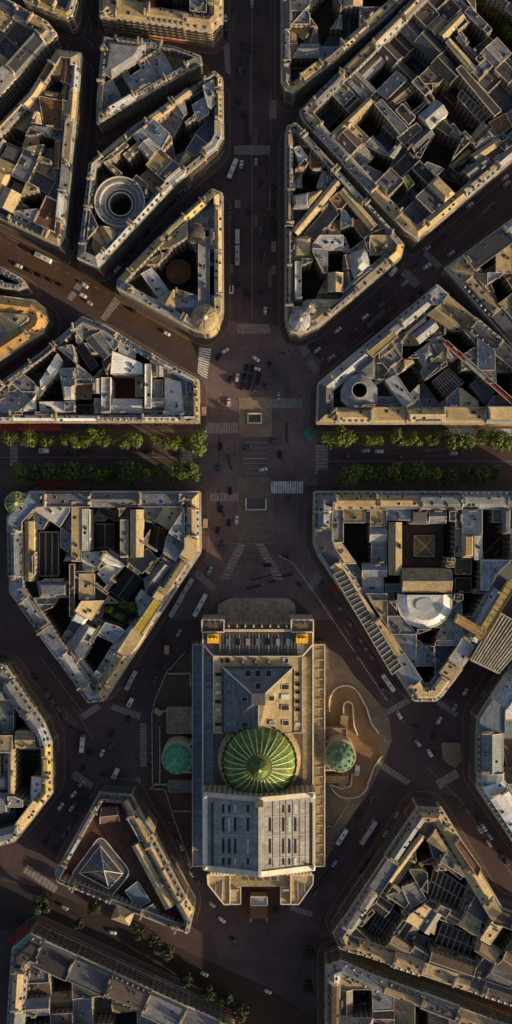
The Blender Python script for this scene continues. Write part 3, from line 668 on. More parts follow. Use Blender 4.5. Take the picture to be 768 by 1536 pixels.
# 19 big right
B19 = [[(582, 782), (604, 782), (604, 864), (582, 864)], [(604, 786), (668, 786), (668, 851), (604, 851)], [(516, 784), (554, 784), (554, 842), (536, 848), (516, 820)], [(720, 784), (752, 784), (752, 812), (722, 842)], [(602, 852), (679, 852), (679, 890), (602, 890)], [(592, 890), (678, 890), (676, 915), (650, 942), (618, 942), (594, 915)], [(680, 836), (709, 836), (709, 890), (680, 890)], [(576, 864), (602, 864), (602, 889), (576, 889)], [(640, 944), (665, 935), (650, 968), (636, 968), (600, 930)], [(668, 782), (682, 782), (682, 835), (668, 835)]]
block('oval-roof block', 'top left corner', [(472, 738), (850, 738), (850, 790), (768, 872), (706, 985), (664, 1042), (654, 1051), (622, 1051), (478, 833), (471, 815)], 'grey', 11.5, 21, 21, holes=B19, seed=19)
# 20 mid right
B20 = [[(522, 570), (540, 562), (562, 580), (562, 608), (528, 610), (514, 596)], [(640, 570), (676, 545), (700, 568), (664, 602)], [(600, 560), (622, 545), (636, 570), (615, 590)], [(690, 560), (706, 555), (742, 590), (728, 612), (700, 590)], [(660, 505), (690, 495), (712, 520), (690, 535)]]
block('wedge block above the right trees', 'left end', [(478, 575), (655, 428), (860, 600), (860, 634), (476, 634)], 'grey', 11, 21, 21, holes=B20, seed=20, tint={0:'zinc_light',3:'sand'})
block('right block by slanting avenue', 'left corner', [(668, 402), (860, 262), (860, 600), (800, 555)], 'warm', 10, 21, 21, holes=[[(735, 425), (752, 415), (768, 440), (748, 455)], [(712, 392), (728, 384), (738, 398), (722, 408)]], seed=21)
B22 = [[(452, 402), (474, 394), (488, 420), (470, 452), (452, 452)], [(470, 325), (496, 312), (508, 328), (484, 346)], [(512, 345), (530, 338), (545, 360), (525, 375)], [(452, 262), (462, 250), (478, 270), (470, 292), (455, 295)]]
block('twin-dome wedge block', 'top corner', [(432, 190), (444, 186), (606, 366), (602, 384), (478, 490), (452, 502), (436, 498), (429, 480), (429, 200)], 'warm', 11.5, 21, 21, holes=B22, seed=22, tint={3:'sand',1:'zinc',8:'zinc',2:'ochre'})
block('top block right of the avenue', 'lower left corner', [(423, 122), (423, -70), (650, -70), (650, -40), (500, 92), (440, 138), (428, 134)], 'grey', 11, 21, 21, holes=[[(458, 18), (492, -20), (510, 20), (486, 56)], [(446, 52), (456, 60), (446, 78)]], seed=23, tint={0:'zinc',4:'sand',3:'sand'})
B24 = [[(533, 178), (556, 158), (578, 184), (552, 206)], [(690, 48), (706, 34), (728, 56), (708, 72)], [(648, 128), (672, 128), (722, 184), (702, 210), (650, 150)], [(655, 190), (690, 215), (668, 256), (630, 240)], [(562, 225), (590, 240), (575, 262), (552, 250)], [(710, -10), (726, -10), (820, 60), (820, 90), (770, 88), (712, 22)], [(606, 150), (622, 140), (636, 156), (618, 170)]]
block('great upper right block', 'left corner', [(450, 168), (660, -40), (860, -40), (860, 165), (768, 240), (626, 360), (606, 346), (455, 182)], 'dark', 11, 22, 22, holes=B24, seed=24, tint={7:'zinc'})
# ------------------------------------------------------------------ hand-placed courts and pieces
yard('courtyard_ground', [(160, 552), (212, 552), (212, 602), (160, 602)], 'yard_red')
yard('courtyard_garden', [(50, 545), (105, 545), (105, 610), (50, 610)], 'soil')
yard('courtyard_garden', [(150, 900), (215, 900), (215, 945), (150, 945)], 'soil')
yard('courtyard_garden', [(705, -20), (830, -20), (830, 100), (760, 95)], 'soil', .24)
piece('hall_building', 'big smooth grey roof with a flat top in the wedge block', 'building', [(160, 60), (222, 66), (208, 92), (168, 118), (153, 108)], 21, 'frustum', 'zinc', rise=3)
# round ringed court (a stepped rotunda open in the middle)
def ringed(cx, cy, px, rings, label, zc, name='round_court_building'):
    c = P(cx, cy, zc); root = thing(name, label, 'building', (c.x, c.y, 0)); k = S*(H-zc)/H
    W = MB(); W.lathe((c.x, c.y), [(rings[0][0]*k, 0), (rings[0][0]*k, rings[0][1])], 'white_stone', 48); W.lathe((c.x, c.y), [(rings[-1][0]*k, rings[-1][1]), (rings[-1][0]*k, 0)], 'court_wall', 48); W.build('wall', root)
    for (r0, z0), (r1, z1) in zip(rings, rings[1:]):
        b = MB()
        b.lathe((c.x, c.y), [(r0*k, z0), (r0*k, z0+.9), ((r0-1.6)*k, z0+.9), ((r0-1.6)*k, z0+.1)], 'white_stone', 48)
        b.build('parapet', root)
        b = MB(); b.lathe((c.x, c.y), [((r0-1.6)*k, z0+.1), (r1*k, z0+.1), (r1*k, z1)], 'zinc', 48); b.build('ring_roof', root)
    b = MB(); b.lathe((c.x, c.y), [((rings[-1][0]+1.4)*k, rings[-1][1]), ((rings[-1][0]+1.4)*k, rings[-1][1]+.9), (rings[-1][0]*k, rings[-1][1]+.9), (rings[-1][0]*k, rings[-1][1])], 'white_stone', 48); b.build('parapet', root)
    return root
ringed(180, 304, 36, [(38, 21.5), (31, 19), (24, 16.5), (17, 16.5)], 'round pale building of concentric rings around a dark open well', 20)
piece('rear_building', 'brown flat roof tucked left of the concentric rings', 'building', [(136, 262), (146, 262), (144, 330), (134, 330)], 17, 'flat', 'brown')
piece('rear_building', 'tan flat roof just below the concentric rings', 'building', [(141, 338), (192, 342), (170, 366), (146, 388), (138, 370)], 20, 'flat', 'sand')
# block 4
def disc(name, label, cat, cx, cy, r, z, prof, mat, wall=None, n=36, parent=None, part='dome'):
    c = P(cx, cy, z); k = S*(H-z)/H; root = parent or thing(name, label, cat, (c.x, c.y, 0))
    if wall: b = MB(); b.lathe((c.x, c.y), [(r*k, 0), (r*k, z), (r*k*1.04, z), (r*k*1.04, z+.6), (r*k*.95, z+.6)], wall, n); b.build('wall', root)
    b = MB(); b.lathe((c.x, c.y), [(max(f*r*k, 0), z+dz) for f, dz in prof], mat, n); b.build(part, root, smooth=True); return root, c, k
disc('courtyard_pavilion', 'russet round hall in the triangular block courtyard', 'pavilion', 268, 408, 18, 7, [(1, 0), (.98, .5), (.7, 1.3), (.3, 1.8), (0, 2)], 'terracotta', 'brown_stone')
disc('stair_turret', 'black round turret in the triangular block above the russet hall', 'turret', 292, 350, 15, 22, [(1, 0), (.92, 1), (.6, 2.4), (.2, 3.2), (0, 3.3)], 'dark_roof', 'court_wall')
def corner_dome(label, cx, cy, r, z, mat='sand', hgt=.62, name='corner_rotunda'):
    root, c, k = disc(name, label, 'rotunda', cx, cy, r, z, [(.98, .3), (.90, r*k_*hgt*.35 if False else r*S*hgt*.38), (.72, r*S*hgt*.70), (.45, r*S*hgt*.92), (.2, r*S*hgt), (0, r*S*hgt*1.01)], mat, 'stone') if False else disc(name, label, 'rotunda', cx, cy, r, z, [(.98, .3), (.90, r*S*hgt*.38), (.72, r*S*hgt*.70), (.45, r*S*hgt*.92), (.2, r*S*hgt), (0, r*S*hgt*1.01)], mat, 'stone')
    R_ = r*k
    for i in range(12):
        t = i/12*2*math.pi; b = MB(); pr = [(.98, .35), (.90, r*S*hgt*.38+.08), (.72, r*S*hgt*.70+.1), (.45, r*S*hgt*.92+.1), (.2, r*S*hgt+.1)]
        for (f0, z0), (f1, z1) in zip(pr, pr[1:]): b.bar((c.x+R_*f0*math.cos(t), c.y+R_*f0*math.sin(t), z+z0), (c.x+R_*f1*math.cos(t), c.y+R_*f1*math.sin(t), z+z1), .22, .18, 'trim')
        b.build('rib', root)
    b = MB(); zz = z+r*S*hgt; b.lathe((c.x, c.y), [(.2*R_, zz-.3), (.2*R_, zz+1.6), (.12*R_, zz+2.2), (.0001, zz+3.4)], 'trim', 12); b.build('lantern', root)
    return root
corner_dome('ribbed sand dome on the rounded tip left of the avenue', 308, 478, 21, 23)
corner_dome('ribbed pale dome on the rounded tip right of the avenue', 450, 481, 18, 23, 'zinc_light')
corner_dome('smaller grey dome beside the pale tip dome right of the avenue', 464, 461, 11, 24, 'zinc')
# block 22 extras
r_ = piece('rooftop_lantern', 'square framed skylight box inside the twin dome wedge block', 'skylight', [(450, 365), (472, 346), (490, 368), (468, 388)], 19, 'frustum', 'brown', 'white_stone', rise=1.2, clutter=False)
piece('rear_building', 'orange-brown flat roof near the right tip of the twin dome wedge', 'building', [(552, 352), (574, 342), (590, 362), (566, 384)], 21.5, 'flat', 'terracotta')
piece('garden_terrace', 'small bright green roof terrace in the great upper right block', 'terrace', [(603, 268), (612, 262), (622, 276), (612, 286)], 19, 'flat', 'copper_lime', clutter=False)
piece('long_gallery', 'long black roofed gallery slanting through the upper right block', 'building', [(684, 104), (692, 98), (752, 166), (742, 174)], 24, 'shed', 'dark_roof', rise=.05, clutter=False)
def lattice(name, label, pts, h, nx, ny, glass='glass_dark', bw=.35, cat='glass roof', frame='trim', wall='court_wall', z0=0):
    poly = [P2(x, y, h) for x, y in pts]
    if area(poly) < 0: poly = [poly[0], poly[3], poly[2], poly[1]]; nx, ny = ny, nx
    c = cen(poly); root = thing(name, label, cat, (c.x, c.y, z0)); b = MB(); b.prism(poly, z0, h, wall, False); b.build('wall', root)
    b = MB(); b.face([(*p, h) for p in poly], glass); b.build('glazing', root)
    L = lambda i, j, f: poly[i]+(poly[j]-poly[i])*f
    for k in range(nx+1): b = MB(); b.bar((*L(0, 1, k/nx), h), (*L(3, 2, k/nx), h), bw, .35, frame); b.build('glazing_bar', root)
    for k in range(ny+1): b = MB(); b.bar((*L(0, 3, k/ny), h+.05), (*L(1, 2, k/ny), h+.05), bw, .35, frame); b.build('glazing_bar', root)
    return root
lattice('glass_roof', 'slanting white-barred glass roof in the upper right block alley', [(692, 134), (686, 146), (722, 186), (733, 176)], 17, 1, 7, 'slate_brown', .5)
# block 10 pieces
piece('courtyard_hall', 'tan square roof left of the red courtyard in the pale block', 'building', [(115, 580), (138, 580), (138, 599), (115, 599)], 13, 'flat', 'stone_terrace')
piece('courtyard_hall', 'dark brown low roof under the tan square roof of the pale block', 'building', [(117, 607), (139, 607), (139, 633), (117, 633)], 9, 'flat', 'brown')
piece('pale_building', 'smooth pale rounded roof with dark specks beside the garden court', 'building', [(60, 572), (86, 530), (92, 540), (88, 556), (62, 584)], 23, 'shed', 'white', 'white_stone', rise=.1)
piece('white_tower', 'narrow white upright roof left of the blue slot in the pale block', 'building', [(217, 546), (227, 546), (227, 612), (217, 612)], 23.5, 'flat', 'white', 'white_stone')
piece('blue_glasshouse', 'dark blue glass roof in the right part of the pale block', 'glass roof', [(231, 570), (244, 570), (244, 594), (231, 594)], 18, 'shed', 'glass_blue', 'white_stone', rise=.05, clutter=False)
piece('shadow_roof', 'dark slanted roof standing in for the tower shadow of the pale block', 'building', [(114, 520), (126, 517), (148, 548), (136, 556)], 12, 'shed', 'slate', rise=.1, clutter=False)  # dark roof put where a tower's shadow falls
# block 11 pieces
ROT = corner_dome('green copper rotunda with a brown stained cap on the block corner', 25, 755, 17, 23, 'copper_lime', .3)
piece('courtyard_hall', 'dark violet sunken roof in the square court below the trees', 'building', [(144, 786), (172, 786), (172, 822), (144, 822)], 6, 'gable', 'dark_roof', rise=1.2, clutter=False)
lattice('glass_gallery', 'long dark glass gallery in the left court of the rotunda block', [(59, 798), (88, 798), (88, 864), (59, 864)], 12, 3, 1, 'dark_roof', .7, wall='court_wall')
piece('sand_wing', 'long sand-coloured wing left of the square violet court', 'building', [(108, 753), (122, 753), (122, 842), (108, 842)], 23, 'shed', 'sand', 'stone', rise=.12)
piece('sand_wing', 'long sand-coloured wing right of the square violet court', 'building', [(195, 765), (215, 765), (215, 835), (195, 835)], 23, 'gable', 'sand', 'stone')
piece('sand_wing', 'narrow sand wing by the left glass gallery', 'building', [(37, 783), (51, 783), (51, 871), (37, 871)], 22, 'gable', 'sand', 'stone')
piece('sand_wing', 'short cream wing in the middle of the rotunda block', 'building', [(119, 861), (141, 861), (141, 899), (119, 899)], 22, 'shed', 'sand', 'stone', rise=.1)
piece('courtyard_hall', 'dark maroon twin roof slanting in the rotunda block above its garden', 'building', [(190, 851), (215, 869), (190, 904), (165, 886)], 13, 'gable', 'dark_roof', rise=1.0, clutter=False)
piece('courtyard_hall', 'russet sunken roof near the right edge of the rotunda block', 'building', [(229, 788), (250, 794), (245, 826), (224, 814)], 9, 'gable', 'terracotta', clutter=False)
piece('yellow_roof', 'bright yellow terrace roof on the slanting side of the rotunda block', 'building', [(200, 944), (232, 898), (243, 906), (212, 952)], 27.4, 'shed', 'vivid_yellow', 'stone', z0=20, rise=.04, clutter=False)
# pyramid court block 13
poly13, inn13, _r = BLOCKS['glass-pyramid triangle block']
H13 = thing('inner_hall', 'brown flat roof filling the triangle block around the glass pyramid', 'building', (*cen(inn13), 0)); b = MB(); b.prism([cen(inn13)+(p-cen(inn13))*.99 for p in inn13], 0, 15, 'court_wall', 'maroon_roof'); b.build('wall', H13)
def rounded(q, r):
    out = []
    for i in range(len(q)):
        a, b0, c0 = q[i-1], q[i], q[(i+1) % len(q)]; s0 = b0+(a-b0).normalized()*r; s1 = b0+(c0-b0).normalized()*r
        for k in range(6): f = k/5; out.append(s0*(1-f)**2+b0*2*f*(1-f)+s1*f*f)
    return out
piece('glass_roof', 'dark sloping glass roof right of the glass pyramid', 'glass roof', [(188, 1336), (206, 1322), (226, 1352), (206, 1362)], 17.5, 'shed', 'glass_blue', z0=15, rise=.1, clutter=False)
piece('rear_building', 'dark slate roof in the lower right of the pyramid block', 'building', [(208, 1366), (230, 1356), (248, 1380), (228, 1376)], 19, 'gable', 'slate', z0=15, clutter=False)
piece('rear_building', 'long sand inner wing beside the glass pyramid', 'building', [(198, 1270), (210, 1264), (262, 1356), (248, 1364)], 21.5, 'gable', 'sand', z0=15)
piece('rear_building', 'arched brown roof at the top tip of the pyramid block', 'building', [(152, 1212), (176, 1210), (180, 1232), (150, 1236)], 20, 'gable', 'brown', z0=15)
c_ = rounded(ccw([P2(x, y, 16) for x, y in [(151, 1252), (197, 1308), (166, 1346), (104, 1316)]]), 4.5)
cp = cen(c_); PY = thing('glass_pyramid_roof', 'dark glass pyramid roof with white bars in its rounded white frame', 'glass roof', (cp.x, cp.y, 15))
b = MB(); b.prism(c_, 15, 16, 'white_stone', 'slate'); b.build('wall', PY)
b = MB()
for q0, q1 in zip(c_, c_[1:]+c_[:1]): b.bar((*q0, 16), (*q1, 16), .6, .6, 'white_stone')
b.build('parapet', PY)
base = ccw([P2(x, y, 17) for x, y in [(150, 1269), (184, 1311), (163, 1334), (118, 1310)]]); ap = P(156, 1306, 23)
b = MB()
for i in range(4): b.face([(*base[i], 16.3), (*base[(i+1) % 4], 16.3), ap], 'pyramid_glass')
b.build('glazing', PY)
for i in range(4):
    b = MB(); b.bar((*base[i], 16.3), ap, .4, .2, 'white_stone'); b.build('glazing_bar', PY)
    b = MB(); b.bar((*base[i], 16.3), (*base[(i+1) % 4], 16.3), .5, .3, 'white_stone'); b.build('glazing_bar', PY)
    m_ = (base[i]+base[(i+1) % 4])/2; b = MB(); b.bar((*m_, 16.3), ap, .2, .15, 'metal_grey'); b.build('glazing_bar', PY)
    q0 = Vector((*base[i], 16.3)).lerp(ap, .55); q1 = Vector((*base[(i+1) % 4], 16.3)).lerp(ap, .55); b = MB(); b.bar(q0, q1, .2, .15, 'metal_grey'); b.build('glazing_bar', PY)
lattice('glass_roof', 'pale blue glass roof at the street side of the pyramid block', [(190, 1226), (206, 1216), (231, 1250), (210, 1262)], 24, 4, 1, 'glass_blue', .3, wall='stone')
piece('portal_roof', 'small hipped tan roof on the lower edge of the pyramid block', 'building', [(175, 1358), (202, 1368), (194, 1388), (167, 1378)], 24, 'hip', 'sand', 'stone', z0=16, rise=3, clutter=False)
# block 15
lattice('glass_roof', 'curved-ended white barred glass roof in the lower right triangle block', [(652, 1300), (640, 1342), (684, 1366), (700, 1332)], 12, 2, 7, 'dark_roof', .45)
lattice('glass_roof', 'black glass roof with thin white bars low in the triangle block', [(664, 1384), (652, 1416), (702, 1436), (714, 1404)], 11, 2, 6, 'glass_dark', .35)
lattice('glass_roof', 'dark barred roof in the left court of the lower right triangle block', [(576, 1354), (550, 1398), (572, 1418), (602, 1374)], 9, 3, 5, 'dark_roof', .3, frame='metal_grey')
piece('brown_hall', 'long dark brown gabled hall on the lower edge of the triangle block', 'building', [(648, 1428), (714, 1452), (706, 1474), (640, 1452)], 22.5, 'gable', 'brown', rise=1.6)
piece('terrace_roof', 'orange tan roof band on the right side of the triangle block', 'building', [(682, 1266), (690, 1258), (722, 1302), (716, 1316)], 26.2, 'flat', 'terracotta', 'stone', z0=20, clutter=False)
# block 19
piece('sand_wing', 'sand roofed wing left of the square pyramid court', 'building', [(583, 784), (603, 784), (603, 862), (583, 862)], 22, 'gable', 'sand', 'stone')
b = MB(); k19 = ccw([P2(x, y, 7) for x, y in [(606, 788), (666, 788), (666, 850), (606, 850)]]); c19 = cen(k19)
Q = thing('square_court_hall', 'brown square hall with a gold glass pyramid in its middle', 'building', (c19.x, c19.y, 0)); b.prism(k19, 0, 5, 'brown_stone', 'brown'); b.build('wall', Q)
for d_, z_ in ((2.2, 5.0), (5.4, 5.0)):
    iq = inset(k19, d_); 
    for i in range(4): b = MB(); b.bar((*iq[i], z_), (*iq[(i+1) % 4], z_), .5, .45, 'slate_brown'); b.build('roof_edge', Q)
iq = [c19+(p-c19)*.50 for p in k19]; ap = Vector((*c19, 12.5)); b = MB(); b.prism(iq, 5, 7.5, 'court_wall', False); b.build('drum', Q); b = MB()
for i in range(4): b.face([(*iq[i], 7.5), (*iq[(i+1) % 4], 7.5), ap], 'stone_terrace')
g_ = b.build('pyramid', Q)
for i in range(4): b = MB(); b.bar((*iq[i], 7.5), ap, .4, .25, 'white_stone'); b.bar((*iq[i], 7.5), (*iq[(i+1) % 4], 7.5), .35, .25, 'white_stone'); b.build('glazing_bar', Q)
piece('broad_gable_hall', 'broad grey and tan gabled roof above the oval glass roof', 'building', [(604, 854), (677, 854), (677, 889), (604, 889)], 23, 'gable', 'stone_terrace', 'stone', rise=3.5)
piece('dark_court_hall', 'black low roof in the small court beside the broad gable', 'building', [(682, 866), (707, 866), (707, 889), (682, 889)], 8, 'flat', 'dark_roof')
piece('dark_court_hall', 'dark brown roof with a vent right of the square pyramid court', 'building', [(682, 838), (707, 838), (707, 862), (682, 862)], 13, 'flat', 'slate_brown')
piece('blue_glasshouse', 'deep blue glass roof left of the broad gable', 'glass roof', [(578, 876), (601, 876), (601, 888), (578, 888)], 17, 'shed', 'glass_blue', rise=.05, clutter=False)
# U-shaped white building around the oval
cx, cy = 637, 905; zc = 22; c = P(cx, cy, zc); k = S*(H-zc)/H
U = thing('oval_hall', 'pale U-shaped building rounded at the bottom with an oval glass roof', 'building', (c.x, c.y, 0))
def ushape(r, straight, n=24):
    pts = [Vector((c.x-r*k, c.y+straight*k))]+[Vector((c.x+r*k*math.cos(t), c.y+r*k*math.sin(t)*.92)) for t in [math.pi+math.pi*i/n for i in range(n+1)]]+[Vector((c.x+r*k, c.y+straight*k))]
    return pts
o_ = ushape(40, 14); i_ = ushape(27, 13); b = MB(); b.prism(ccw(o_), 0, 22, 'white_stone', False); b.build('wall', U)
b = MB(); b2 = MB()
for a0, a1, c0, c1 in zip(o_, o_[1:], i_, i_[1:]): b.face([(*a0, 22), (*a1, 22), (*c1, 24.5), (*c0, 24.5)], 'white'); b2.bar((*a0, 21.9), (*a1, 21.9), .8, .6, 'white_stone')
b.build('roof', U); b2.build('cornice', U)
oval = [Vector((c.x+15*k*math.cos(t), c.y-2*k+10.5*k*math.sin(t))) for t in [2*math.pi*i/32 for i in range(32)]]
b = MB(); b3 = MB(); n_ = len(i_)
for i in range(n_):                               # deck between the U's inner edge and the oval
    p0, p1 = i_[i], i_[(i+1) % n_]
    f = lambda p: min(oval, key=lambda q: (q-p).length)
    b.face([(*p0, 24.5), (*p1, 24.5), (*f(p1), 24.0), (*f(p0), 24.0)], 'white')
b.build('deck', U); b3.prism(ccw(oval), 23.5, 24.7, 'white_stone', 'glass_pale'); b3.build('oval_glass_roof', U)
lattice('barred_roof', 'long white barred roof along the slanting left side of the oval hall block', [(500, 862), (516, 855), (603, 1000), (588, 1012)], 26.6, 1, 22, 'slate', .35, wall='stone', z0=22)
lattice('barred_roof', 'yellow ribbed roof strip on the right side of the oval hall block', [(712, 955), (724, 962), (775, 878), (763, 870)], 26.8, 1, 10, 'yellow', .4, wall='stone', frame='slate_brown', z0=22)
piece('crossing_gallery', 'golden-brown roofed gallery crossing the street near the slatted roof', 'building', [(688, 921), (729, 945), (722, 957), (683, 934)], 27, 'gable', 'ochre', 'stone', rise=1.6, clutter=False)
lattice('slatted_building', 'building with broad brown slatted roof beside the right side street', [(748, 918), (800, 948), (748, 1010), (706, 990)], 24, 12, 1, 'slate_brown', .7, cat='building', wall='stone')
# block 20
def ring_roof():
    cx, cy, z = 539, 586, 22; c = P(cx, cy, z); k = S*(H-z)/H
    r = thing('round_court_building', 'pale smooth roof with a round dark hole above the right tree rows', 'building', (c.x, c.y, 0))
    outer = [P2(x, y, z) for x, y in [(522, 566), (545, 558), (566, 580), (566, 606), (552, 616), (528, 616), (512, 600), (512, 582)]]; outer = ccw(outer)
    b = MB(); b.prism(outer, 0, z, 'white_stone', False); b.lathe((c.x, c.y), [(11*k, z+2.4), (11*k, 0)], 'court_wall', 32); b.build('wall', r)
    b = MB(); N = 40; pts = []
    for i in range(N):
        t = 2*math.pi*i/N; d = Vector((math.cos(t), math.sin(t))); best = None
        for j in range(len(outer)):
            p, q = outer[j], outer[(j+1) % len(outer)]; e = q-p; den = d.x*e.y-d.y*e.x
            if abs(den) < 1e-6: continue
            w_ = p-Vector(c[:2]); tt = (w_.x*e.y-w_.y*e.x)/den; uu = (w_.x*d.y-w_.y*d.x)/den
            if tt > 0 and -1e-6 <= uu <= 1.000001 and (best is None or tt < best): best = tt
        pts.append((d, best or 20*k))
    for i in range(N):
        (d0, t0), (d1, t1) = pts[i], pts[(i+1) % N]; C = Vector(c[:2])
        b.face([(*(C+d0*t0), z), (*(C+d1*t1), z), (*(C+d1*12*k), z+2), (*(C+d0*12*k), z+2)], 'zinc_light')
    b.lathe((c.x, c.y), [(12*k, z+2), (12*k, z+2.8), (11*k, z+2.8), (11*k, z+2)], 'white_stone', 40); b.build('roof', r)
ring_roof()
a_, b_ = P(668, 512, 27), P(792, 622, 27); RS = thing('red_roof_walk', 'long straight red and white roof band crossing the right wedge block', 'roof walkway', ((a_.x+b_.x)/2, (a_.y+b_.y)/2, 20))
for i in range(4):
    p, q = a_.lerp(b_, i/4), a_.lerp(b_, (i+1)/4); m = MB(); m.bar((p.x, p.y, 20), (q.x, q.y, 20), 1.5, 4.6, 'red' if i != 1 else 'zinc_light'); m.build('roof_panel', RS)
    m = MB(); n2 = Vector((-(q-p).y, (q-p).x, 0)).normalized()*1.3; dz = Vector((0, 0, -1.6)); m.bar(p+n2+dz, q+n2+dz, .35, .5, 'trim'); m.build('parapet', RS); m = MB(); m.bar(p-n2+dz, q-n2+dz, .35, .5, 'trim'); m.build('parapet', RS)
piece('yellow_roof', 'yellow roof strip on the upper slanting side of the right wedge block', 'building', [(552, 528), (590, 497), (596, 505), (560, 536)], 26.3, 'shed', 'yellow', 'stone', z0=20, rise=.05, clutter=False)
piece('blue_glasshouse', 'pale blue glass roof on the lower edge of the right wedge block', 'glass roof', [(632, 619), (661, 619), (661, 632), (632, 632)], 25, 'shed', 'glass_blue', 'stone', z0=19, rise=.05, clutter=False)
piece('orange_canopy', 'small orange curved roof in a dark court of the right wedge block', 'canopy', [(688, 552), (700, 545), (712, 547), (702, 558)], 12, 'hip', 'terracotta', rise=1.5, clutter=False)
lattice('barred_roof', 'dark roof with thin white bars in the middle of the right wedge block', [(648, 572), (672, 552), (696, 574), (668, 596)], 13, 8, 2, 'slate_brown', .3, frame='metal_grey')
lattice('barred_roof', 'grey barred roof below the red band of the right wedge block', [(704, 578), (718, 566), (740, 588), (726, 606)], 13, 8, 1, 'slate', .3, frame='metal_grey')
for lab, x0, x1, m in (('pale glass awning left of the gap on the right tree boulevard', 674, 712, 'glass_pale'), ('pale glass awning at the right edge on the tree boulevard', 731, 768, 'glass_pale')):
    AW = thing('glass_awning', lab, 'awning', (*P2((x0+x1)/2, 650, 6), 0), 'awnings on the tree boulevard'); m_ = MB()
    q = ccw([P2(x, y, 6) for x, y in [(x0, 643), (x1, 643), (x1, 658), (x0, 658)]]); m_.prism(q, 5.8, 6, 'white_stone', m); m_.build('canopy', AW)
    for f in range(4): m_ = MB(); x = x0+(x1-x0)*f/3; m_.bar((*P2(x, 643, 6), 6), (*P2(x, 658, 6), 6), .3, .15, 'white_stone'); m_.build('glazing_bar', AW)
    for x in (x0+1, x1-1): m_ = MB(); m_.lathe(P2(x, 657, 6), [(.12, 0), (.12, 5.8)], 'iron', 8); m_.build('post', AW)
# dark awnings and red ones
def strip(name, label, cat, a, b, wd, z, mat, th=.3, legs=True):
    A, B = P(*a, z), P(*b, z); r = thing(name, label, cat, ((A.x+B.x)/2, (A.y+B.y)/2, 0)); m = MB(); m.bar(A, B, wd, th, mat); m.build('canopy', r)
    if legs:
        for f in (.05, .95): p = A.lerp(B, f); m = MB(); m.lathe((p.x, p.y), [(.1, 0), (.1, z)], 'iron', 8); m.build('post', r)
    return r
strip('cafe_awning', 'red cafe awning at the far left above the upper tree row', 'awning', (-5, 641), (92, 641), 3.5, 3.6, 'red')
strip('cafe_awning', 'red cafe awning below the lower left tree row', 'awning', (52, 725), (117, 727), 3.2, 3.6, 'red')
strip('cafe_awning', 'small red awning on the slanting street right of the opera', 'awning', (499, 876), (507, 889), 3.2, 3.4, 'red')
strip('cafe_awning', 'crimson awning on the corner of the bottom left block', 'awning', (16, 1412), (46, 1392), 5.5, 3.8, 'red')
strip('cafe_awning', 'dark green awning strip at the plaza corner by the lower right tree row', 'awning', (459, 734), (508, 734), 3.5, 3.5, 'copper_teal' if False else 'dark_roof')
piece('raised_garden', 'leafy garden on an added, raised terrace in the middle of the green-rotunda block', 'terrace', [(152, 900), (206, 904), (206, 926), (184, 938), (154, 928)], 13, 'flat', 'planting', clutter=False)  # terrace added to lift the court garden out of the shadow
# ------------------------------------------------------------------ the opera house
oc = P(389, 1130, 0)
OP = thing('opera_house', 'grand opera house with a ribbed green dome and a great twin-sloped stage roof', 'opera house', (oc.x, oc.y, 0))
def opoly(pts, h): return ccw([P2(x, y, h) for x, y in pts])
def rect(x0, y0, x1, y1): return [(x0, y0), (x1, y0), (x1, y1), (x0, y1)]
def obox(name, pts, h, wall='stone', top='zinc', z0=0, parent=None):
    b = MB(); b.prism(opoly(pts, h), z0, h, wall, top); return b.build(name, parent or OP)
def edge(name, pts, h, wd=.6, ht=.8, mat='white_stone', parent=None, closed=True):
    q = opoly(pts, h); 
    b = MB()
    for i in range(len(q) if closed else len(q)-1): b.bar((*q[i], h), (*q[(i+1) % len(q)], h), wd, ht, mat)
    return b.build(name, parent or OP)
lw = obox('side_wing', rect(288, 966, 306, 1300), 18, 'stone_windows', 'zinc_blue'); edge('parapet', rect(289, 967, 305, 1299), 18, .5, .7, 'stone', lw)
rw = obox('side_wing', rect(468, 966, 488, 1300), 18, 'stone_windows', 'stone_terrace'); edge('parapet', rect(469, 967, 487, 1299), 18, .5, .7, 'white_stone', rw)  # tan top against the left wing's blue-grey: sunlit and shaded sides as colours
for i in range(22):
    b = MB(); y = 975+i*14.6; p = P(480, y, 18); b.box((p.x, p.y), (1, 0), 3.2, .5, 18, 18.5, 'trim'); b.build('roof_slab', rw)
mb = obox('main_block', rect(304, 935, 470, 1190), 27, 'stone_windows', 'zinc')
# outer flat bands: shaded grey left, sunlit tan right, both put into the colour
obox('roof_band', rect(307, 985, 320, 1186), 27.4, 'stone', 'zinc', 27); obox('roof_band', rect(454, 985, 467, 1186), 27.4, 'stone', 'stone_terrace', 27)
edge('parapet', rect(304.5, 937, 469.5, 1188), 27, .9, 1.3, 'white_stone')
# corner pavilions of the front, attic band and statues
for x0, x1 in ((302, 337), (436, 471)):
    p = obox('corner_pavilion', rect(x0, 929, x1, 949), 30, 'stone', 'brown'); edge('parapet', rect(x0+1, 930, x1-1, 948), 30, .7, .9, 'white_stone', p)
    for i in range(3): xx = x0+8+i*9; obox('chimney', rect(xx, 931.5, xx+4, 936), 31.5, 'trim', 'dark_roof', 30, p)
b = MB(); b.bar(P(337, 945.5, 29), P(436, 945.5, 29), 1.4, 1.6, 'stone'); b.build('attic_wall', OP)
b = MB(); b.prism(opoly(rect(337, 936, 436, 946), 29), 20, 29, 'stone', 'slate_brown'); b.build('loggia', OP)
for i in range(8):
    x = 343+i*12.4; b = MB(); p = P(x, 939, 29); b.box((p.x, p.y), (1, 0), .9, 1.8, 29, 30, 'trim'); b.lathe((p.x, p.y), [(.45, 30), (.35, 31.4), (.22, 31.9), (.0001, 32.2)], 'white_stone', 8); b.build('statue', OP)
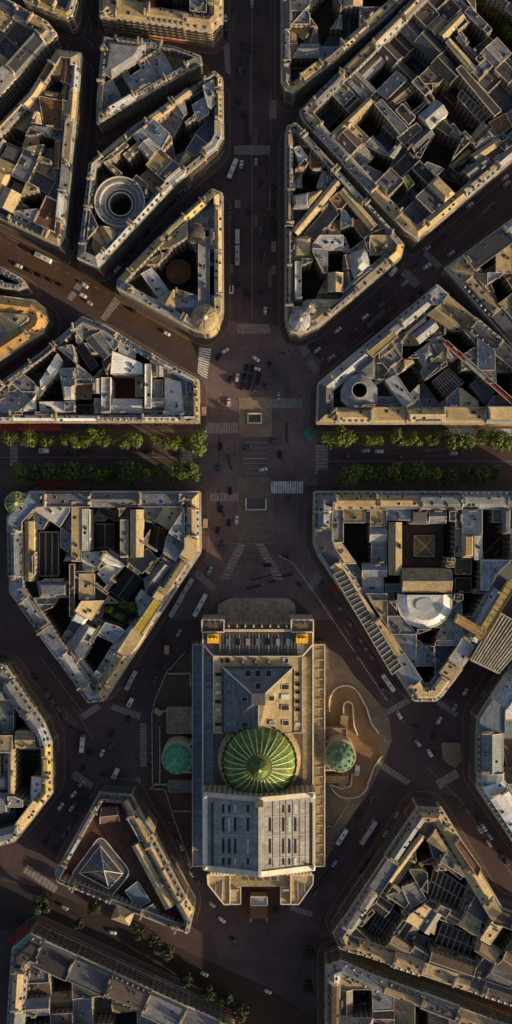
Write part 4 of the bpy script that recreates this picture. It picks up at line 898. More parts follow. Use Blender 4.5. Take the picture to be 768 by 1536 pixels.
# dark ribbed roof behind the front
q = opoly(rect(327, 950, 448, 983), 31); b = MB(); b.prism(q, 27, 29.5, 'stone', 'slate'); fr = b.build('front_roof', OP)
for i in range(25):
    x = 330+i*4.85; b = MB(); b.bar(P(x, 951, 29.5), P(x, 981, 29.5), .28, .35, 'brown_stone' if i % 3 else 'trim'); b.build('roof_rib', fr)
for i in range(7): x = 342+i*15; obox('skylight', rect(x-3, 958, x+3, 968), 30.2, 'trim', ['glass_blue', 'glass_dark', 'metal_grey'][i % 3], 29.5, fr)
for x0, x1, lab in ((311, 328, 0), (444, 462, 1)):
    g = obox('gilded_group', rect(x0, 951, x1, 965), 32.5, 'gold', 'gold', 27)
    for i in range(5):
        b = MB(); p = P(x0+3.5+i*2.6, 956+(i % 2), 32.5); hh = [2.2, 3.0, 3.8, 3.0, 2.2][i]
        b.lathe((p.x, p.y), [(.42, 32.5), (.34, 32.5+hh*.55), (.5, 32.5+hh*.7), (.2, 32.5+hh*.85), (.24, 32.5+hh*.95), (.0001, 32.5+hh)], 'gold' if i % 2 else 'terracotta', 8); b.build('gilded_statue', g)
# raised attic around the foyer roof
obox('upper_block', rect(320, 984, 454, 1100), 31, 'white_stone', 'sand', 27)
edge('parapet', rect(320.5, 984.5, 453.5, 1099), 31, .5, .6, 'white_stone')
for sx, (ax, bx) in ((0, (320, 304)), (1, (454, 470))):
    b = MB(); b.bar(P(ax, 984, 31), P(bx, 966, 28), .8, .5, 'white_stone'); b.build('roof_hip', OP)
for i in range(3):
    x = 357+i*19.5; b = MB(); t = [P(x, 993, 31.2), P(x+9, 988, 31.2), P(x+9, 998, 31.2)]; a = P(x+6, 993, 33.5)
    for u_, v_ in ((0, 1), (1, 2), (2, 0)): b.face([t[u_], t[v_], a] if False else [t[v_], t[u_], a], 'slate'); 
    b.build('roof_lantern', OP)
for x in (331, 338, 341, 428): obox('skylight', rect(x, 988, x+4, 994), 31.4, 'trim', 'glass_dark', 31)
obox('skylight', rect(424, 987, 433, 992), 31.4, 'trim', 'glass_pale', 31)
for y in (1009, 1024, 1036, 1050, 1062, 1084):
    obox('skylight', rect(323, y, 332, y+5), 31.5, 'trim', 'white' if y in (1024, 1036, 1062) else 'glass_dark', 31)
    obox('skylight', rect(443, y, 450, y+5), 31.5, 'trim', 'glass_dark' if y < 1080 else 'white', 31)
# foyer roof: steep hip rising to a small flat square, ridge running to the dome
FW = obox('foyer_wall', rect(334, 1001, 440, 1098), 32.5, 'white_stone', False, 31)
f0 = P(334, 1001, 32.5); f1 = P(440, 1001, 32.5); f2 = P(440, 1098, 32.5); f3 = P(334, 1098, 32.5)
s0 = P(378, 1041, 39); s1 = P(397, 1041, 39); s2 = P(397, 1057, 39); s3 = P(378, 1057, 39); rg0 = P(388, 1057, 39); rg1 = P(388, 1098, 39)
b = MB(); b.face([f1, f0, s0, s1], 'zinc'); b.face([f0, f3, rg1, rg0, s3, s0], 'zinc'); b.face([f2, f1, s1, s2, rg0, rg1], 'sand'); b.face([f3, f2, rg1], 'sand'); FR = b.build('foyer_roof', OP)  # right slope and dome end sand, the rest zinc: sunlight painted into the slopes
b = MB(); b.prism(opoly([(377, 1040), (398, 1040), (398, 1058), (377, 1058)], 39.5), 37, 39.6, 'slate', 'slate'); b.build('roof_platform', FR)
for a, c in ((f0, s0), (f1, s1), (rg0, rg1)): b = MB(); b.bar(a, c, .6, .5, 'white_stone'); b.build('ridge_cap', FR)
edge('gutter', rect(334, 1001, 440, 1098), 32.5, .7, .35, 'iron', FR)
def onplane(px, py, A, B, C):       # photo position on a sloped roof plane
    A, B, C = Vector(A), Vector(B), Vector(C); n = (B-A).cross(C-A); o = Vector((0, 0, H)); d = P(px, py, 0)-o
    return o+d*((A-o).dot(n)/d.dot(n)), n.normalized() if n.z > 0 else -n.normalized()
def slope_window(x0, y0, x1, y1, pl, parent, glass='glass_dark', name='skylight', fr_='trim', lift=.25, fw=.35):
    cs = [onplane(x, y, *pl) for x, y in ((x0, y1), (x1, y1), (x1, y0), (x0, y0))]; n = cs[0][1]; q = [p for p, _ in cs]; cc = sum(q, Vector())/4
    b = MB(); t = [p+n*lift for p in q]; o_ = [cc+(p-cc)*1.0+(p-cc).normalized()*fw+n*.02 for p in q]; o2 = [p+n*lift for p in o_]
    b.face([p+n*.03 for p in t], glass)
    for i in range(4): j = (i+1) % 4; b.face([o_[i], o_[j], o2[j], o2[i]], fr_); b.face([o2[i], o2[j], t[j], t[i]], fr_)
    return b.build(name, parent)
PT = (f0, f1, s0); PL = (f0, f3, s3); PR = (f1, f2, s2)
for x in (368, 383, 399): slope_window(x, 1006, x+8, 1015, PT, FR)
slope_window(383, 1025, 391, 1034, PT, FR)
for y in (1028, 1043, 1059): slope_window(342, y, 350, y+6, PL, FR, 'glass_blue', fr_='metal_grey'); slope_window(422, y-1, 433, y+6, PR, FR, 'glass_pale' if y == 1043 else 'glass_dark')
slope_window(363, 1046, 371, 1052, PL, FR); slope_window(403, 1044, 411, 1051, PR, FR); slope_window(343, 1082, 353, 1088, PL, FR, 'glass_blue', fr_='metal_grey'); slope_window(363, 1083, 372, 1090, PL, FR); slope_window(424, 1081, 433, 1088, PR, FR); slope_window(405, 1082, 412, 1088, PR, FR, 'slate')
# roofs either side of the dome, drum and dome
zd = 36
dc = P(389, 1143, zd); kd = S*(H-zd)/H
obox('dome_base', [(322, 1098), (452, 1098), (452, 1184), (322, 1184)], 28.5, 'stone', 'slate_brown', 27)
b = MB(); b.lathe((dc.x, dc.y), [(63*kd, 27), (63*kd, 29.5), (60*kd, 30.3), (56*kd, 33.5), (56*kd, zd-.6), (56.5*kd, zd-.6), (56.5*kd, zd+.3), (52*kd, zd+.3)], 'sand', 64); DR = b.build('drum', OP)
b = MB(); b.lathe((dc.x, dc.y), [(56.8*kd, zd+.25), (56.8*kd, zd+.75), (54.5*kd, zd+.75), (54.5*kd, zd+.3)], 'iron', 64); b.build('gutter', DR)
for i in range(40):
    t = 2*math.pi*i/40; b = MB(); b.lathe((dc.x+56*kd*math.cos(t), dc.y+56*kd*math.sin(t)), [(.3, zd+.6), (.22, zd+1.3), (.0001, zd+1.6)], 'white_stone', 6); b.build('finial', DR)
rd = 53.5*kd; hd = 12.5
prof = [(1, .2), (.985, 1.2)]+[(math.cos(a)*.97, 1.2+math.sin(a)*(hd-1.2)) for a in [R(x) for x in (8, 16, 25, 34, 43, 52, 60, 68, 74)]]
b = MB(); b.lathe((dc.x, dc.y), [(f*rd, zd+z) for f, z in prof], 'copper_lime', 84); DM = b.build('dome', OP, smooth=True)
for i in range(28):
    t = 2*math.pi*(i+.5)/28; b = MB(); d = Vector((math.cos(t), math.sin(t)))
    for (fa, za), (fb, zb) in zip(prof, prof[1:]): b.bar((dc.x+d.x*fa*rd, dc.y+d.y*fa*rd, zd+za), (dc.x+d.x*fb*rd, dc.y+d.y*fb*rd, zd+zb), .45, .32, 'dome_rib')
    b.build('rib', DM)
zl = zd+prof[-1][1]; rl = prof[-1][0]*rd
b = MB(); b.lathe((dc.x, dc.y), [(rl*1.35, zl-1.2), (rl*1.35, zl+.2), (rl*1.1, zl+.4), (rl*.9, zl+.8), (rl*.85, zl+3.4), (rl*1.0, zl+3.6), (rl*1.0, zl+4.0)], 'copper_olive', 36); LN = b.build('lantern', DM)
b = MB(); b.lathe((dc.x, dc.y), [(rl*.98, zl+4.0), (rl*.85, zl+5.0), (rl*.55, zl+6.0), (rl*.2, zl+6.5), (.0001, zl+6.6)], 'copper_lime', 36); b.build('lantern_cap', LN, smooth=True)
for i in range(10):
    t = 2*math.pi*i/10; b = MB(); d = Vector((math.cos(t), math.sin(t)))
    for (fa, za), (fb, zb) in zip([(1, 4.05), (.86, 5.05), (.56, 6.05), (.2, 6.6)], [(.86, 5.05), (.56, 6.05), (.2, 6.6), (.05, 6.7)]): b.bar((dc.x+d.x*fa*rl, dc.y+d.y*fa*rl, zl+za), (dc.x+d.x*fb*rl, dc.y+d.y*fb*rl, zl+zb), .2, .15, 'copper_pale')
    b.build('rib', LN)
b = MB(); b.lathe((dc.x, dc.y), [(.6, zl+6.5), (.45, zl+7.5), (.9, zl+8.0), (.0001, zl+8.8)], 'gold', 10); b.build('finial', LN)
# stage house with twin slopes
he, hr = 43, 54
g0 = P(304, 1188, he); g1 = P(473, 1188, he); g2 = P(473, 1303, he); g3 = P(304, 1303, he)
xr = P(390, 1200, hr).x; r0 = Vector((xr, g0.y, hr)); r1 = Vector((xr, g3.y, hr))
b = MB()
for a, c in ((g3, g2), (g1, g0)):
    b.face([(a.x, a.y, 0), (c.x, c.y, 0), c, (r1 if a is g3 else r0), a], 'stone_windows')
b.face([(g2.x, g2.y, 0), (g1.x, g1.y, 0), g1, g2], 'stone_windows'); b.face([(g0.x, g0.y, 0), (g3.x, g3.y, 0), g3, g0], 'stone_windows'); SW = b.build('stage_house', OP)
b = MB(); b.face([g3, r1, r0, g0], 'stage_roof'); b.face([g2, g1, r0, r1], 'stage_roof'); SR = b.build('stage_roof', SW)
SLh = (g0, g3, r0); SRr = (g1, g2, r0)
for a, c, wd in ((g0, g3, 2.6), (g1, g2, 2.6), (g3, r1, 2.4), (r1, g2, 2.4), (g0, r0, 2.4), (r0, g1, 2.4), (r0, r1, 1.6)):
    b = MB(); off = Vector((0, 0, 0)); m_ = (r0+r1+g0+g1+g2+g3)/6; d_ = (m_-(a+c)/2); d_.z = 0
    if d_.length > 2: off = d_.normalized()*wd*.5
    b.bar(a+off, c+off, wd, 1.1, 'white_stone'); b.build('roof_border', SW)
for (a, c) in ((g3, r1), (r1, g2)): b = MB(); b.bar(a+Vector((0, -.5, -.4)), c+Vector((0, -.5, -.4)), 1.0, .5, 'trim'); b.build('cornice', SW)
for i in range(11):
    for a, c in ((g0, g3),):
        pass
for pl, xs in ((SLh, (335, 344, 353, 372)), (SRr, (405, 425, 434, 443))):
    for x in xs:
        for y0, y1 in ((1207, 1219), (1226, 1247), (1258, 1280), (1287, 1297)):
            nr = x in (344, 353, 434, 443); 
            if x == 405 and y0 == 1207: continue
            slope_window(x-1.6, y0, x+1.6, y1, pl, SR, 'glass_dark' if (x+y0) % 5 else 'glass_pale', fw=.15, fr_='metal_grey', lift=.15)
def slope_line(x0, y0, x1, y1, pl, wd=.22, mat='iron', ht=.2, name='roof_seam'):
    a, c = onplane(x0, y0, *pl)[0], onplane(x1, y1, *pl)[0]; b = MB(); b.bar(a, c, wd, ht, mat); b.build(name, SR)
for x in (330, 339.5, 348.5, 361, 367, 378): slope_line(x, 1200, x, 1300, SLh, .2, 'metal_grey')
for x in (409, 420, 429, 439, 449, 458): slope_line(x, 1200, x, 1300, SRr, .25 if x in (409, 429, 449) else .15, 'iron')
for y in (1222, 1251, 1284): slope_line(317, y, 383, y+2.5, SLh, .5, 'zinc_light'); slope_line(400, y+3, 464, y-.5, SRr, .3, 'metal_grey')
obox('vent_stack', rect(383, 1203, 395, 1211), 57, 'trim', 'brown', 52, SW); 
b = MB(); b.bar(onplane(318, 1204, *SLh)[0], onplane(318, 1298, *SLh)[0], .8, .8, 'iron'); b.build('gutter', SW); b = MB(); b.bar(onplane(466, 1204, *SRr)[0], onplane(466, 1298, *SRr)[0], 2.0, .3, 'iron'); b.build('gutter', SW)
for x, y in ((308, 1193), (469, 1193), (308, 1300), (469, 1300)): b = MB(); p = P(x, y, he); b.lathe((p.x, p.y), [(1.3, he-2), (1.3, he+1.5), (.7, he+2.4), (.5, he+4), (.0001, he+4.6)], 'white_stone', 10); b.build('corner_statue', SW)
# north side: offices around an entrance court
NB = obox('rear_block', [(311, 1312), (345, 1312), (345, 1356), (336, 1356), (312, 1326)], 22, 'stone_windows', 'sand')
NB2 = obox('rear_block', [(436, 1312), (470, 1312), (469, 1326), (448, 1356), (436, 1356)], 22, 'stone_windows', 'sand')
NB3 = obox('rear_block', rect(345, 1312, 436, 1330), 21, 'stone_windows', 'stone_terrace')
NB4 = obox('rear_block', rect(345, 1330, 361, 1356), 20.5, 'stone_windows', 'sand'); NB5 = obox('rear_block', rect(421, 1330, 436, 1356), 20.5, 'stone_windows', 'sand')
for nb, q in ((NB, [(311, 1312), (345, 1312), (345, 1356), (336, 1356), (312, 1326)]), (NB2, [(436, 1312), (470, 1312), (469, 1326), (448, 1356), (436, 1356)])): edge('parapet', q, 22, .6, .8, 'white_stone', nb)
for nb, q in ((NB4, rect(345, 1330, 361, 1356)), (NB5, rect(421, 1330, 436, 1356))): edge('parapet', q, 20.5, .5, .6, 'white_stone', nb)
for i in range(4):
    for s_, nb in ((1, NB), (-1, NB2)):
        x = 390+s_*(-1)*(56+i*5); b = MB(); b.bar(P(x, 1322+i*2, 22), P(x+s_*(-6)*.2, 1350-i*5, 22), .5, .5, 'zinc' if i % 2 else 'trim'); b.build('roof_rib', nb)
for lo, hi in ((316, 352), (430, 466)):
    b = MB(); b.bar(P(lo, 1311, 21.8), P(hi, 1311, 21.8), 1.3, .5, 'stone')
    for i in range(8): p = P(lo+1+i*5.0, 1311, 23.2); b.box((p.x, p.y), (1, 0), 1.1, 1.6, 22.2, 23.4, 'white_stone')
    b.build('balustrade', OP)
for i in range(5): x = 366+i*11; obox('skylight', rect(x, 1317, x+6, 1321), 21.4, 'trim', 'slate', 21, NB3)
for i in range(2): obox('chimney', rect(348+i*76, 1334, 358+i*76, 1337), 23, 'chimney', 'trim', 20.5, NB4 if i == 0 else NB5)
yard('opera_entrance_court', [(355, 1335), (430, 1335), (430, 1385), (355, 1385)], 'asphalt_brown', .16)
gt = thing('gate_pavilion', 'small pale roofed pavilion in the entrance court behind the opera', 'pavilion', (*P2(388, 1352, 6), 0))
b = MB(); b.prism(opoly(rect(376, 1345, 401, 1358), 8), 0, 8, 'stone', 'metal_grey'); b.build('wall', gt); edge('parapet', rect(376, 1345, 401, 1358), 8, .5, .5, 'white_stone', gt)
b = MB(); b.prism(opoly([(374, 1358), (402, 1358), (400, 1378), (376, 1378)], 6), 0, 6, 'brown_stone', 'terracotta'); b.build('porch', gt)
for x in (376, 400):
    b = MB(); b.lathe(P2(x, 1381, 3), [(.7, 0), (.7, .8), (.3, 1), (.25, 4), (.5, 4.4), (.0001, 5)], 'trim', 10); b.build('pillar', gt)
# flanking round pavilions
def pavilion(cx, cy, r, mat, label, sgn):
    z = 20; c = P(cx, cy, z); k = S*(H-z)/H
    root = OP
    b = MB(); b.prism(opoly(rect(min(cx, cx+sgn*40), cy-22, max(cx, cx+sgn*40), cy+22), 16), 0, 16, 'stone_windows', 'zinc'); pv = b.build('side_pavilion', OP)
    edge('parapet', rect(min(cx, cx+sgn*40)+1, cy-21, max(cx, cx+sgn*40)-1, cy+21), 16, .5, .8, 'white_stone', pv)
    b = MB(); b.lathe((c.x, c.y), [((r+1.5)*k, 0), ((r+1.5)*k, 17), (r*k, 17.2), (r*k, z), ((r+1.2)*k, z), ((r+1.2)*k, z+.5), ((r-1)*k, z+.5)], 'stone', 40); b.build('drum', pv)
    pr = [(math.cos(a), z+.4+math.sin(a)*7.5) for a in [R(x) for x in (0, 12, 24, 36, 48, 60, 70, 78)]]
    b = MB(); b.lathe((c.x, c.y), [((r-1)*k*f, zz) for f, zz in pr], mat, 40); dm = b.build('pavilion_dome', pv, smooth=True)
    for ring, (f, nn) in enumerate(((.88, 14), (.60, 10))):
        for i in range(nn):
            t = 2*math.pi*(i+ring*.5)/nn; zz = z+.4+math.sqrt(max(0, 1-f*f))*7.5; rr = (r-1)*k*f
            b = MB(); b.lathe((c.x+rr*math.cos(t), c.y+rr*math.sin(t)), [(1.15-.2*ring, zz-1.0), (1.0-.2*ring, zz+.6), (.45, zz+.7), (.0001, zz-.1)], mat, 8); b.build('dome_ornament', dm)
    zz = pr[-1][1]; rr = (r-1)*k*pr[-1][0]
    b = MB(); b.lathe((c.x, c.y), [(rr*1.3, zz-.5), (rr*1.3, zz+.5), (rr, zz+.9), (rr*.6, zz+2.2), (.0001, zz+3.2)], mat, 20); b.build('crown', dm)
pavilion(266, 1137, 22.5, 'copper_teal', '', 1); pavilion(510, 1134, 23, 'copper_pale', '', -1)
# left side yard with balustrade and lamps, right side horseshoe drive
yard('opera_side_yard', [(228, 1050), (250, 1005), (288, 975), (288, 1300), (262, 1240), (226, 1180)], 'paving', .14)
yard('opera_side_yard', [(488, 970), (512, 985), (530, 1012), (556, 1040), (583, 1072), (588, 1110), (572, 1150), (552, 1190), (520, 1235), (489, 1290)], 'paving_tan', .14)  # tanner than the left yard, sunlight put into the paving colour
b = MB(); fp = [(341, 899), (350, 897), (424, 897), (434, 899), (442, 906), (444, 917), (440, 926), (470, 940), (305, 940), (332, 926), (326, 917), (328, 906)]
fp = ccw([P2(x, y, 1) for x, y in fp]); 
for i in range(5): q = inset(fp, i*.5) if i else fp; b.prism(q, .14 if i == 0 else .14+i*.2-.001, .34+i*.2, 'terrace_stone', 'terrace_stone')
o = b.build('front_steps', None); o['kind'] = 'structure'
yard('opera_forecourt', [(300, 935), (330, 898), (445, 898), (480, 940), (492, 975), (285, 975)], 'paving', .12)
def wall_path(name, label, cat, pts, z, wd, ht, mat, closed=False, ball=None):
    q = [P2(x, y, 0) for x, y in pts]; c = cen(q); r = thing(name, label, cat, (*c, z)); b = MB()
    for i in range(len(q)-1+(1 if closed else 0)): b.bar((*q[i], z), (*q[(i+1) % len(q)], z), wd, ht, mat)
    b.build('coping', r)
    if ball:
        L = 0
        for i in range(len(q)-1):
            d = (q[i+1]-q[i]).length; t = -L % ball
            while t < d: p = q[i]+(q[i+1]-q[i])*(t/d); b = MB(); b.lathe(p, [(.45, z), (.45, z+ht+.5), (.25, z+ht+.8), (.0001, z+ht+1.4)], 'white_stone', 8); b.build('pillar', r); t += ball
            L += d
    return r
def arc(cx, cy, rx, ry, a0, a1, n=14): return [(cx+rx*math.cos(R(a0+(a1-a0)*i/n)), cy-ry*math.sin(R(a0+(a1-a0)*i/n))) for i in range(n+1)]
yard('horseshoe_drive', [(494, 1056)]+arc(518, 1054, 24, 26, 175, 30)+[(550, 1062), (557, 1085), (574, 1108), (574, 1132), (560, 1152), (552, 1176)]+arc(524, 1174, 28, 23, 0, -150)+[(494, 1180)], 'paving_sun_ochre', .20)  # ochre colour takes the place of sunlight on the drive
wall_path('ramp_wall', 'curving stone wall sweeping round the horseshoe drive beside the opera', 'wall', [(494, 1066), (494, 1054)]+arc(518, 1054, 24, 26, 175, 30)+[(550, 1062), (557, 1085), (568, 1100)], .2, .8, 1.1, 'white_stone', ball=9)
wall_path('ramp_wall', 'lower stone wall curving round the bottom of the horseshoe drive', 'wall', [(572, 1134), (560, 1152), (552, 1176)]+arc(524, 1174, 28, 23, 0, -150)+[(494, 1176)], .2, .8, 1.1, 'white_stone', ball=9)
wall_path('ramp_wall', 'inner horseshoe ramp wall right of the opera', 'wall', [(514, 1092), (515, 1062)]+arc(522, 1060, 7, 8, 180, 0)+[(531, 1088), (536, 1102)], .2, .7, 2.0, 'white_stone')
wall_path('ramp_wall', 'short curved wall closing the lower end near the right round pavilion', 'wall', [(496, 1176), (512, 1182), (526, 1178), (528, 1160)], .2, .7, 1.4, 'white_stone')
wall_path('garden_wall', 'low angled wall at the lower right yard of the opera', 'wall', [(490, 1238), (500, 1240), (524, 1202), (512, 1194)], .14, .5, 1.0, 'stone')
for y, lab in ((1085, 'upper'), (1180, 'lower')): strip('ramp', f'{lab} pale stone ramp leading up to the right round pavilion', 'ramp', (517, y-12 if y < 1100 else y-22), (513, y+25 if y < 1100 else y), 4.2, 2.4, 'stone_terrace', 1, False)
wall_path('balustrade', 'straight balustrade with pale pillars along the left yard of the opera', 'balustrade', [(229, 1178), (228, 1070), (232, 1052), (250, 1008), (278, 978)], .14, .5, 1.1, 'stone', ball=4.5)
wall_path('balustrade', 'short lower balustrade with pillars at the left yard of the opera', 'balustrade', [(226, 1182), (248, 1184), (262, 1230), (284, 1290)], .14, .5, 1.1, 'stone', ball=4.5)
strip('entrance_canopy', 'tan stepped stone slab at the left yard of the opera', 'canopy', (232, 1064), (242, 1072), 3, 3, 'stone_terrace')

for pts_, lab in (([(232, 1066), (286, 1066)], 'upper cross wall in the left yard of the opera'), ([(232, 1176), (286, 1176)], 'lower cross wall in the left yard of the opera'), ([(240, 1090), (240, 1176)], 'long inner wall in the left yard of the opera'), ([(252, 1010), (286, 1010), (286, 1030)], 'corner wall at the top of the left yard of the opera'), ([(262, 1216), (286, 1216)], 'short wall at the bottom of the left yard of the opera')):
    wall_path('garden_wall', lab, 'wall', pts_, .14, .6, 1.6, 'stone', ball=6)
for x0, y0, x1, y1, m_, lab in ((250, 1062, 288, 1100, 'stone_terrace', 'upper stone porch beside the left round pavilion'), (252, 1172, 288, 1188, 'zinc', 'lower stone porch beside the left round pavilion'), (488, 1092, 520, 1106, 'stone_terrace', 'upper stone porch beside the right round pavilion'), (488, 1164, 522, 1174, 'stone_terrace', 'lower stone porch beside the right round pavilion')):
    piece('stone_porch', lab, 'porch', rect(x0, y0, x1, y1), 5, 'flat', m_, 'stone', clutter=False)
# ------------------------------------------------------------------ street markings, islands, entrances
def crossing(pts, n, mat='paint_worn', z=.045, fill=.62, name='crosswalk'):   # quad: stripes run from edge 0-1 to edge 3-2
    a, b_, c, d = [P2(x, y, 0) for x, y in pts]; b = MB()
    base = [a, b_, c, d]
    for i in range(n):
        f0, f1 = (i+.5-fill/2)/n, (i+.5+fill/2)/n
        q = ccw([a+(b_-a)*f0, a+(b_-a)*f1, d+(c-d)*f1, d+(c-d)*f0]); b.face([(*p, z) for p in q], mat)
    o = b.build(name); o['kind'] = 'structure'
    sheet('crosswalk_bed', pts, 'crossing_bed', z-.008)
crossing([(402, 598), (453, 598), (453, 612), (402, 612)], 14); crossing([(308, 634), (357, 634), (357, 650), (308, 650)], 13)
crossing([(406, 722), (455, 722), (455, 740), (406, 740)], 14, 'paint_white'); crossing([(315, 739), (358, 739), (358, 752), (315, 752)], 9)
crossing([(299, 521), (316, 523), (310, 568), (296, 560)][::1] and [(299, 521), (296, 560), (310, 569), (317, 523)], 12, 'paint_bright')
crossing([(473, 667), (492, 667), (492, 712), (473, 712)][::-1] and [(473, 667), (473, 712), (492, 712), (492, 667)], 9); crossing([(271, 675), (271, 700), (289, 700), (289, 675)], 5)
crossing([(356, 486), (405, 486), (405, 500), (356, 500)], 14); crossing([(351, 218), (405, 218), (405, 232), (351, 232)], 14)
crossing([(357, 815), (330, 868), (342, 870), (369, 817)], 11); crossing([(383, 815), (412, 870), (426, 870), (395, 815)], 11)
crossing([(446, 518), (457, 514), (466, 528), (455, 536)], 4); crossing([(459, 544), (469, 538), (480, 553), (472, 562)], 4)
crossing([(290, 862), (297, 855), (325, 880), (318, 888)], 8); crossing([(459, 880), (475, 858), (484, 866), (468, 888)], 8)
crossing([(334, 65), (344, 65), (346, 112), (338, 108)][::1] and [(335, 66), (338, 108), (346, 112), (344, 65)], 14); crossing([(15, 664), (15, 700), (27, 700), (27, 664)], 6)
crossing([(600, 412), (622, 432), (632, 424), (608, 402)], 8); crossing([(640, 375), (664, 398), (656, 404), (634, 382)], 8)
crossing([(118, 420), (100, 448), (108, 452), (128, 424)], 9); crossing([(172, 445), (150, 478), (158, 482), (182, 452)], 9)
crossing([(120, 1072), (146, 1055), (152, 1062), (126, 1080)], 8); crossing([(170, 1056), (212, 1070), (210, 1080), (166, 1064)], 11)
crossing([(112, 1155), (142, 1176), (136, 1184), (106, 1166)], 9); crossing([(178, 1178), (210, 1165), (212, 1174), (180, 1188)], 9); crossing([(210, 1085), (210, 1150), (220, 1150), (220, 1085)], 14)
crossing([(576, 1066), (612, 1046), (616, 1054), (580, 1074)], 10); crossing([(654, 1056), (684, 1076), (688, 1070), (660, 1050)], 8)
crossing([(572, 1142), (616, 1172), (610, 1178), (566, 1150)], 10); crossing([(653, 1172), (683, 1154), (690, 1164), (660, 1184)], 8)
crossing([(40, 1296), (88, 1330), (82, 1340), (34, 1308)], 9); crossing([(438, 1358), (470, 1368), (466, 1376), (434, 1364)], 8)
def line(pts, wd=.18, mat='paint_worn', z=.06, dash=0, name='lane_marking'):
    b = MB(); q = [P2(x, y, 0) for x, y in pts]
    for a, c in zip(q, q[1:]):
        L = (c-a).length; n = max(1, int(L/dash)) if dash else 1
        for i in range(n):
            f0, f1 = i/n, (i+(.5 if dash else 1))/n; p, r = a+(c-a)*f0, a+(c-a)*f1; t = (r-p).normalized(); nr = Vector((-t.y, t.x))*wd/2
            b.face([(*(p-nr), z), (*(r-nr), z), (*(r+nr), z), (*(p+nr), z)], mat)
    o = b.build(name); o['kind'] = 'structure'
line([(378, -20), (378, 480)], .3); line([(360, 250), (360, 470)], dash=5); line([(396, 250), (396, 470)], dash=5); line([(406, -20), (406, 210)], .3); line([(375, 80), (375, 200)], .25)
line([(300, 686), (-20, 686)], .25); line([(492, 692), (790, 692)], .25)
line([(480, 542), (790, 262)], .2, dash=6); line([(500, 540), (620, 432)], .2, dash=6); line([(-20, 348), (290, 505)], .2, dash=6)
line([(418, 833), (440, 845), (462, 875), (520, 960), (580, 1050)], .3, 'paint_white'); line([(110, 1060), (140, 1110)], .25); line([(60, 985), (125, 1070)], .25)
line([(640, 1150), (690, 1200), (780, 1330)], .25); line([(548, 1190), (480, 1300)], .25); line([(10, 355), (20, 360), (90, 395)], .2)
line([(453, 598), (452, 640), (452, 655)], .2); line([(309, 540), (312, 560), (309, 590)], .2); line([(357, 660), (357, 880)], .12); line([(409, 740), (409, 815), (402, 815), (330, 815)], .15)
line([(110, 49), (134, 25), (138, 48), (110, 49)], .25); line([(110, 50), (135, 62), (141, 75)], .25); line([(448, 1180), (446, 1200)], .2)
line([(462, 742), (462, 800)], .15, dash=4); line([(446, 720), (446, 815)], .12)
line([(330, 850), (425, 850)], .15); line([(352, 833), (392, 833)], .15); line([(220, 1100), (200, 1160)], .12)
def island(pts, mat, z=.15):
    q = ccw([P2(x, y, 0) for x, y in pts]); m = MB(); m.prism(q, 0, z, 'kerb', mat); o = m.build('traffic_island'); o['kind'] = 'structure'
island([(358, 596), (408, 596), (408, 655), (358, 655)], 'paving_tan'); island([(363, 658), (402, 658), (402, 690), (363, 690)], 'paving_plaza', .13); island([(363, 692), (402, 692), (402, 714), (363, 714)], 'paving_plaza', .13)
island([(357, 716), (402, 716), (409, 745), (409, 812), (355, 812), (358, 745)], 'paving_island'); island([(423, 566), (434, 566), (438, 596), (428, 596)], 'paving_plaza', .13)
island([(662, 1114), (690, 1114), (693, 1140), (684, 1152), (674, 1148), (664, 1138)], 'paving_tan'); island([(84, 1064), (96, 1060), (116, 1086), (112, 1092)], 'paving_plaza', .13)
island([(443, 873), (456, 872), (462, 888), (450, 889)], 'paving_plaza', .12)
for y in (664, 672, 680, 688, 695, 703, 710): line([(366, y), (400, y)], .25, 'paint_worn' if y != 688 else 'paint_white', .17)
# avenue kerb islands
island([(345, 60), (352, 40), (356, 20), (350, 20), (342, 50)], 'paving_plaza', .12); island([(403, 130), (394, 110), (397, 60), (404, 30), (412, 20), (412, 140)], 'paving', .12)
for x0, y0, x1, y1 in ((407, 362, 414, 378), (407, 398, 414, 412), (352, 300, 360, 312), (404, 150, 415, 178), (345, 396, 350, 410)): island([(x0, y0), (x1, y0), (x1, y1), (x0, y1)], 'paving_tan', .14)
# sidewalks of the tree boulevard
for x0, x1 in ((-90, 300), (476, 880)):
    for y0, y1 in ((646, 666), (704, 728)): island([(x0, y0), (x1, y0), (x1, y1), (x0, y1)], 'paving', .11)
# metro entrances
def metro(cx, cy, wx, wy, label, open_side, rim='white_stone'):
    c = P(cx, cy, 1); k = S; r = thing('metro_entrance', label, 'metro entrance', (c.x, c.y, .15), 'metro entrances on the plaza')
    hx, hy = wx*k/2, wy*k/2; t = .75
    parts = {'top': ((0, hy), (1, 0), 2*hx+t), 'bottom': ((0, -hy), (1, 0), 2*hx+t), 'left': ((-hx, 0), (0, 1), 2*hy), 'right': ((hx, 0), (0, 1), 2*hy)}
    for nme, ((dx, dy), u, L) in parts.items():
        if nme == open_side: continue
        b = MB(); b.box((c.x+dx, c.y+dy), u, L, t, .15, 1.35, rim); b.build('parapet', r)
    n = 8
    for i in range(n): 
        b = MB(); y = c.y-hy+t/2+(2*hy-t)*(i+.5)/n; z = .17+.10*(n-i); b.box((c.x, y), (1, 0), 2*hx-t, (2*hy-t)/n, .15, z, 'step'); b.build('step', r)
    for sx in (-1, 1):
        b = MB(); b.lathe((c.x+sx*hx, c.y-hy), [(.3, .15), (.22, 3.2), (.4, 3.4), (.0001, 4)], 'trim', 8); b.build('lamp_post', r)
metro(382, 627.5, 20, 14, 'white-walled metro stairs in the middle of the tan plaza island', 'none'); metro(384, 756, 30, 17, 'wide white-walled metro stairs on the lower plaza island', 'top')
metro(347, 434, 5, 11, 'small white framed metro stairs on the left pavement of the avenue', 'top', 'paint_bright')
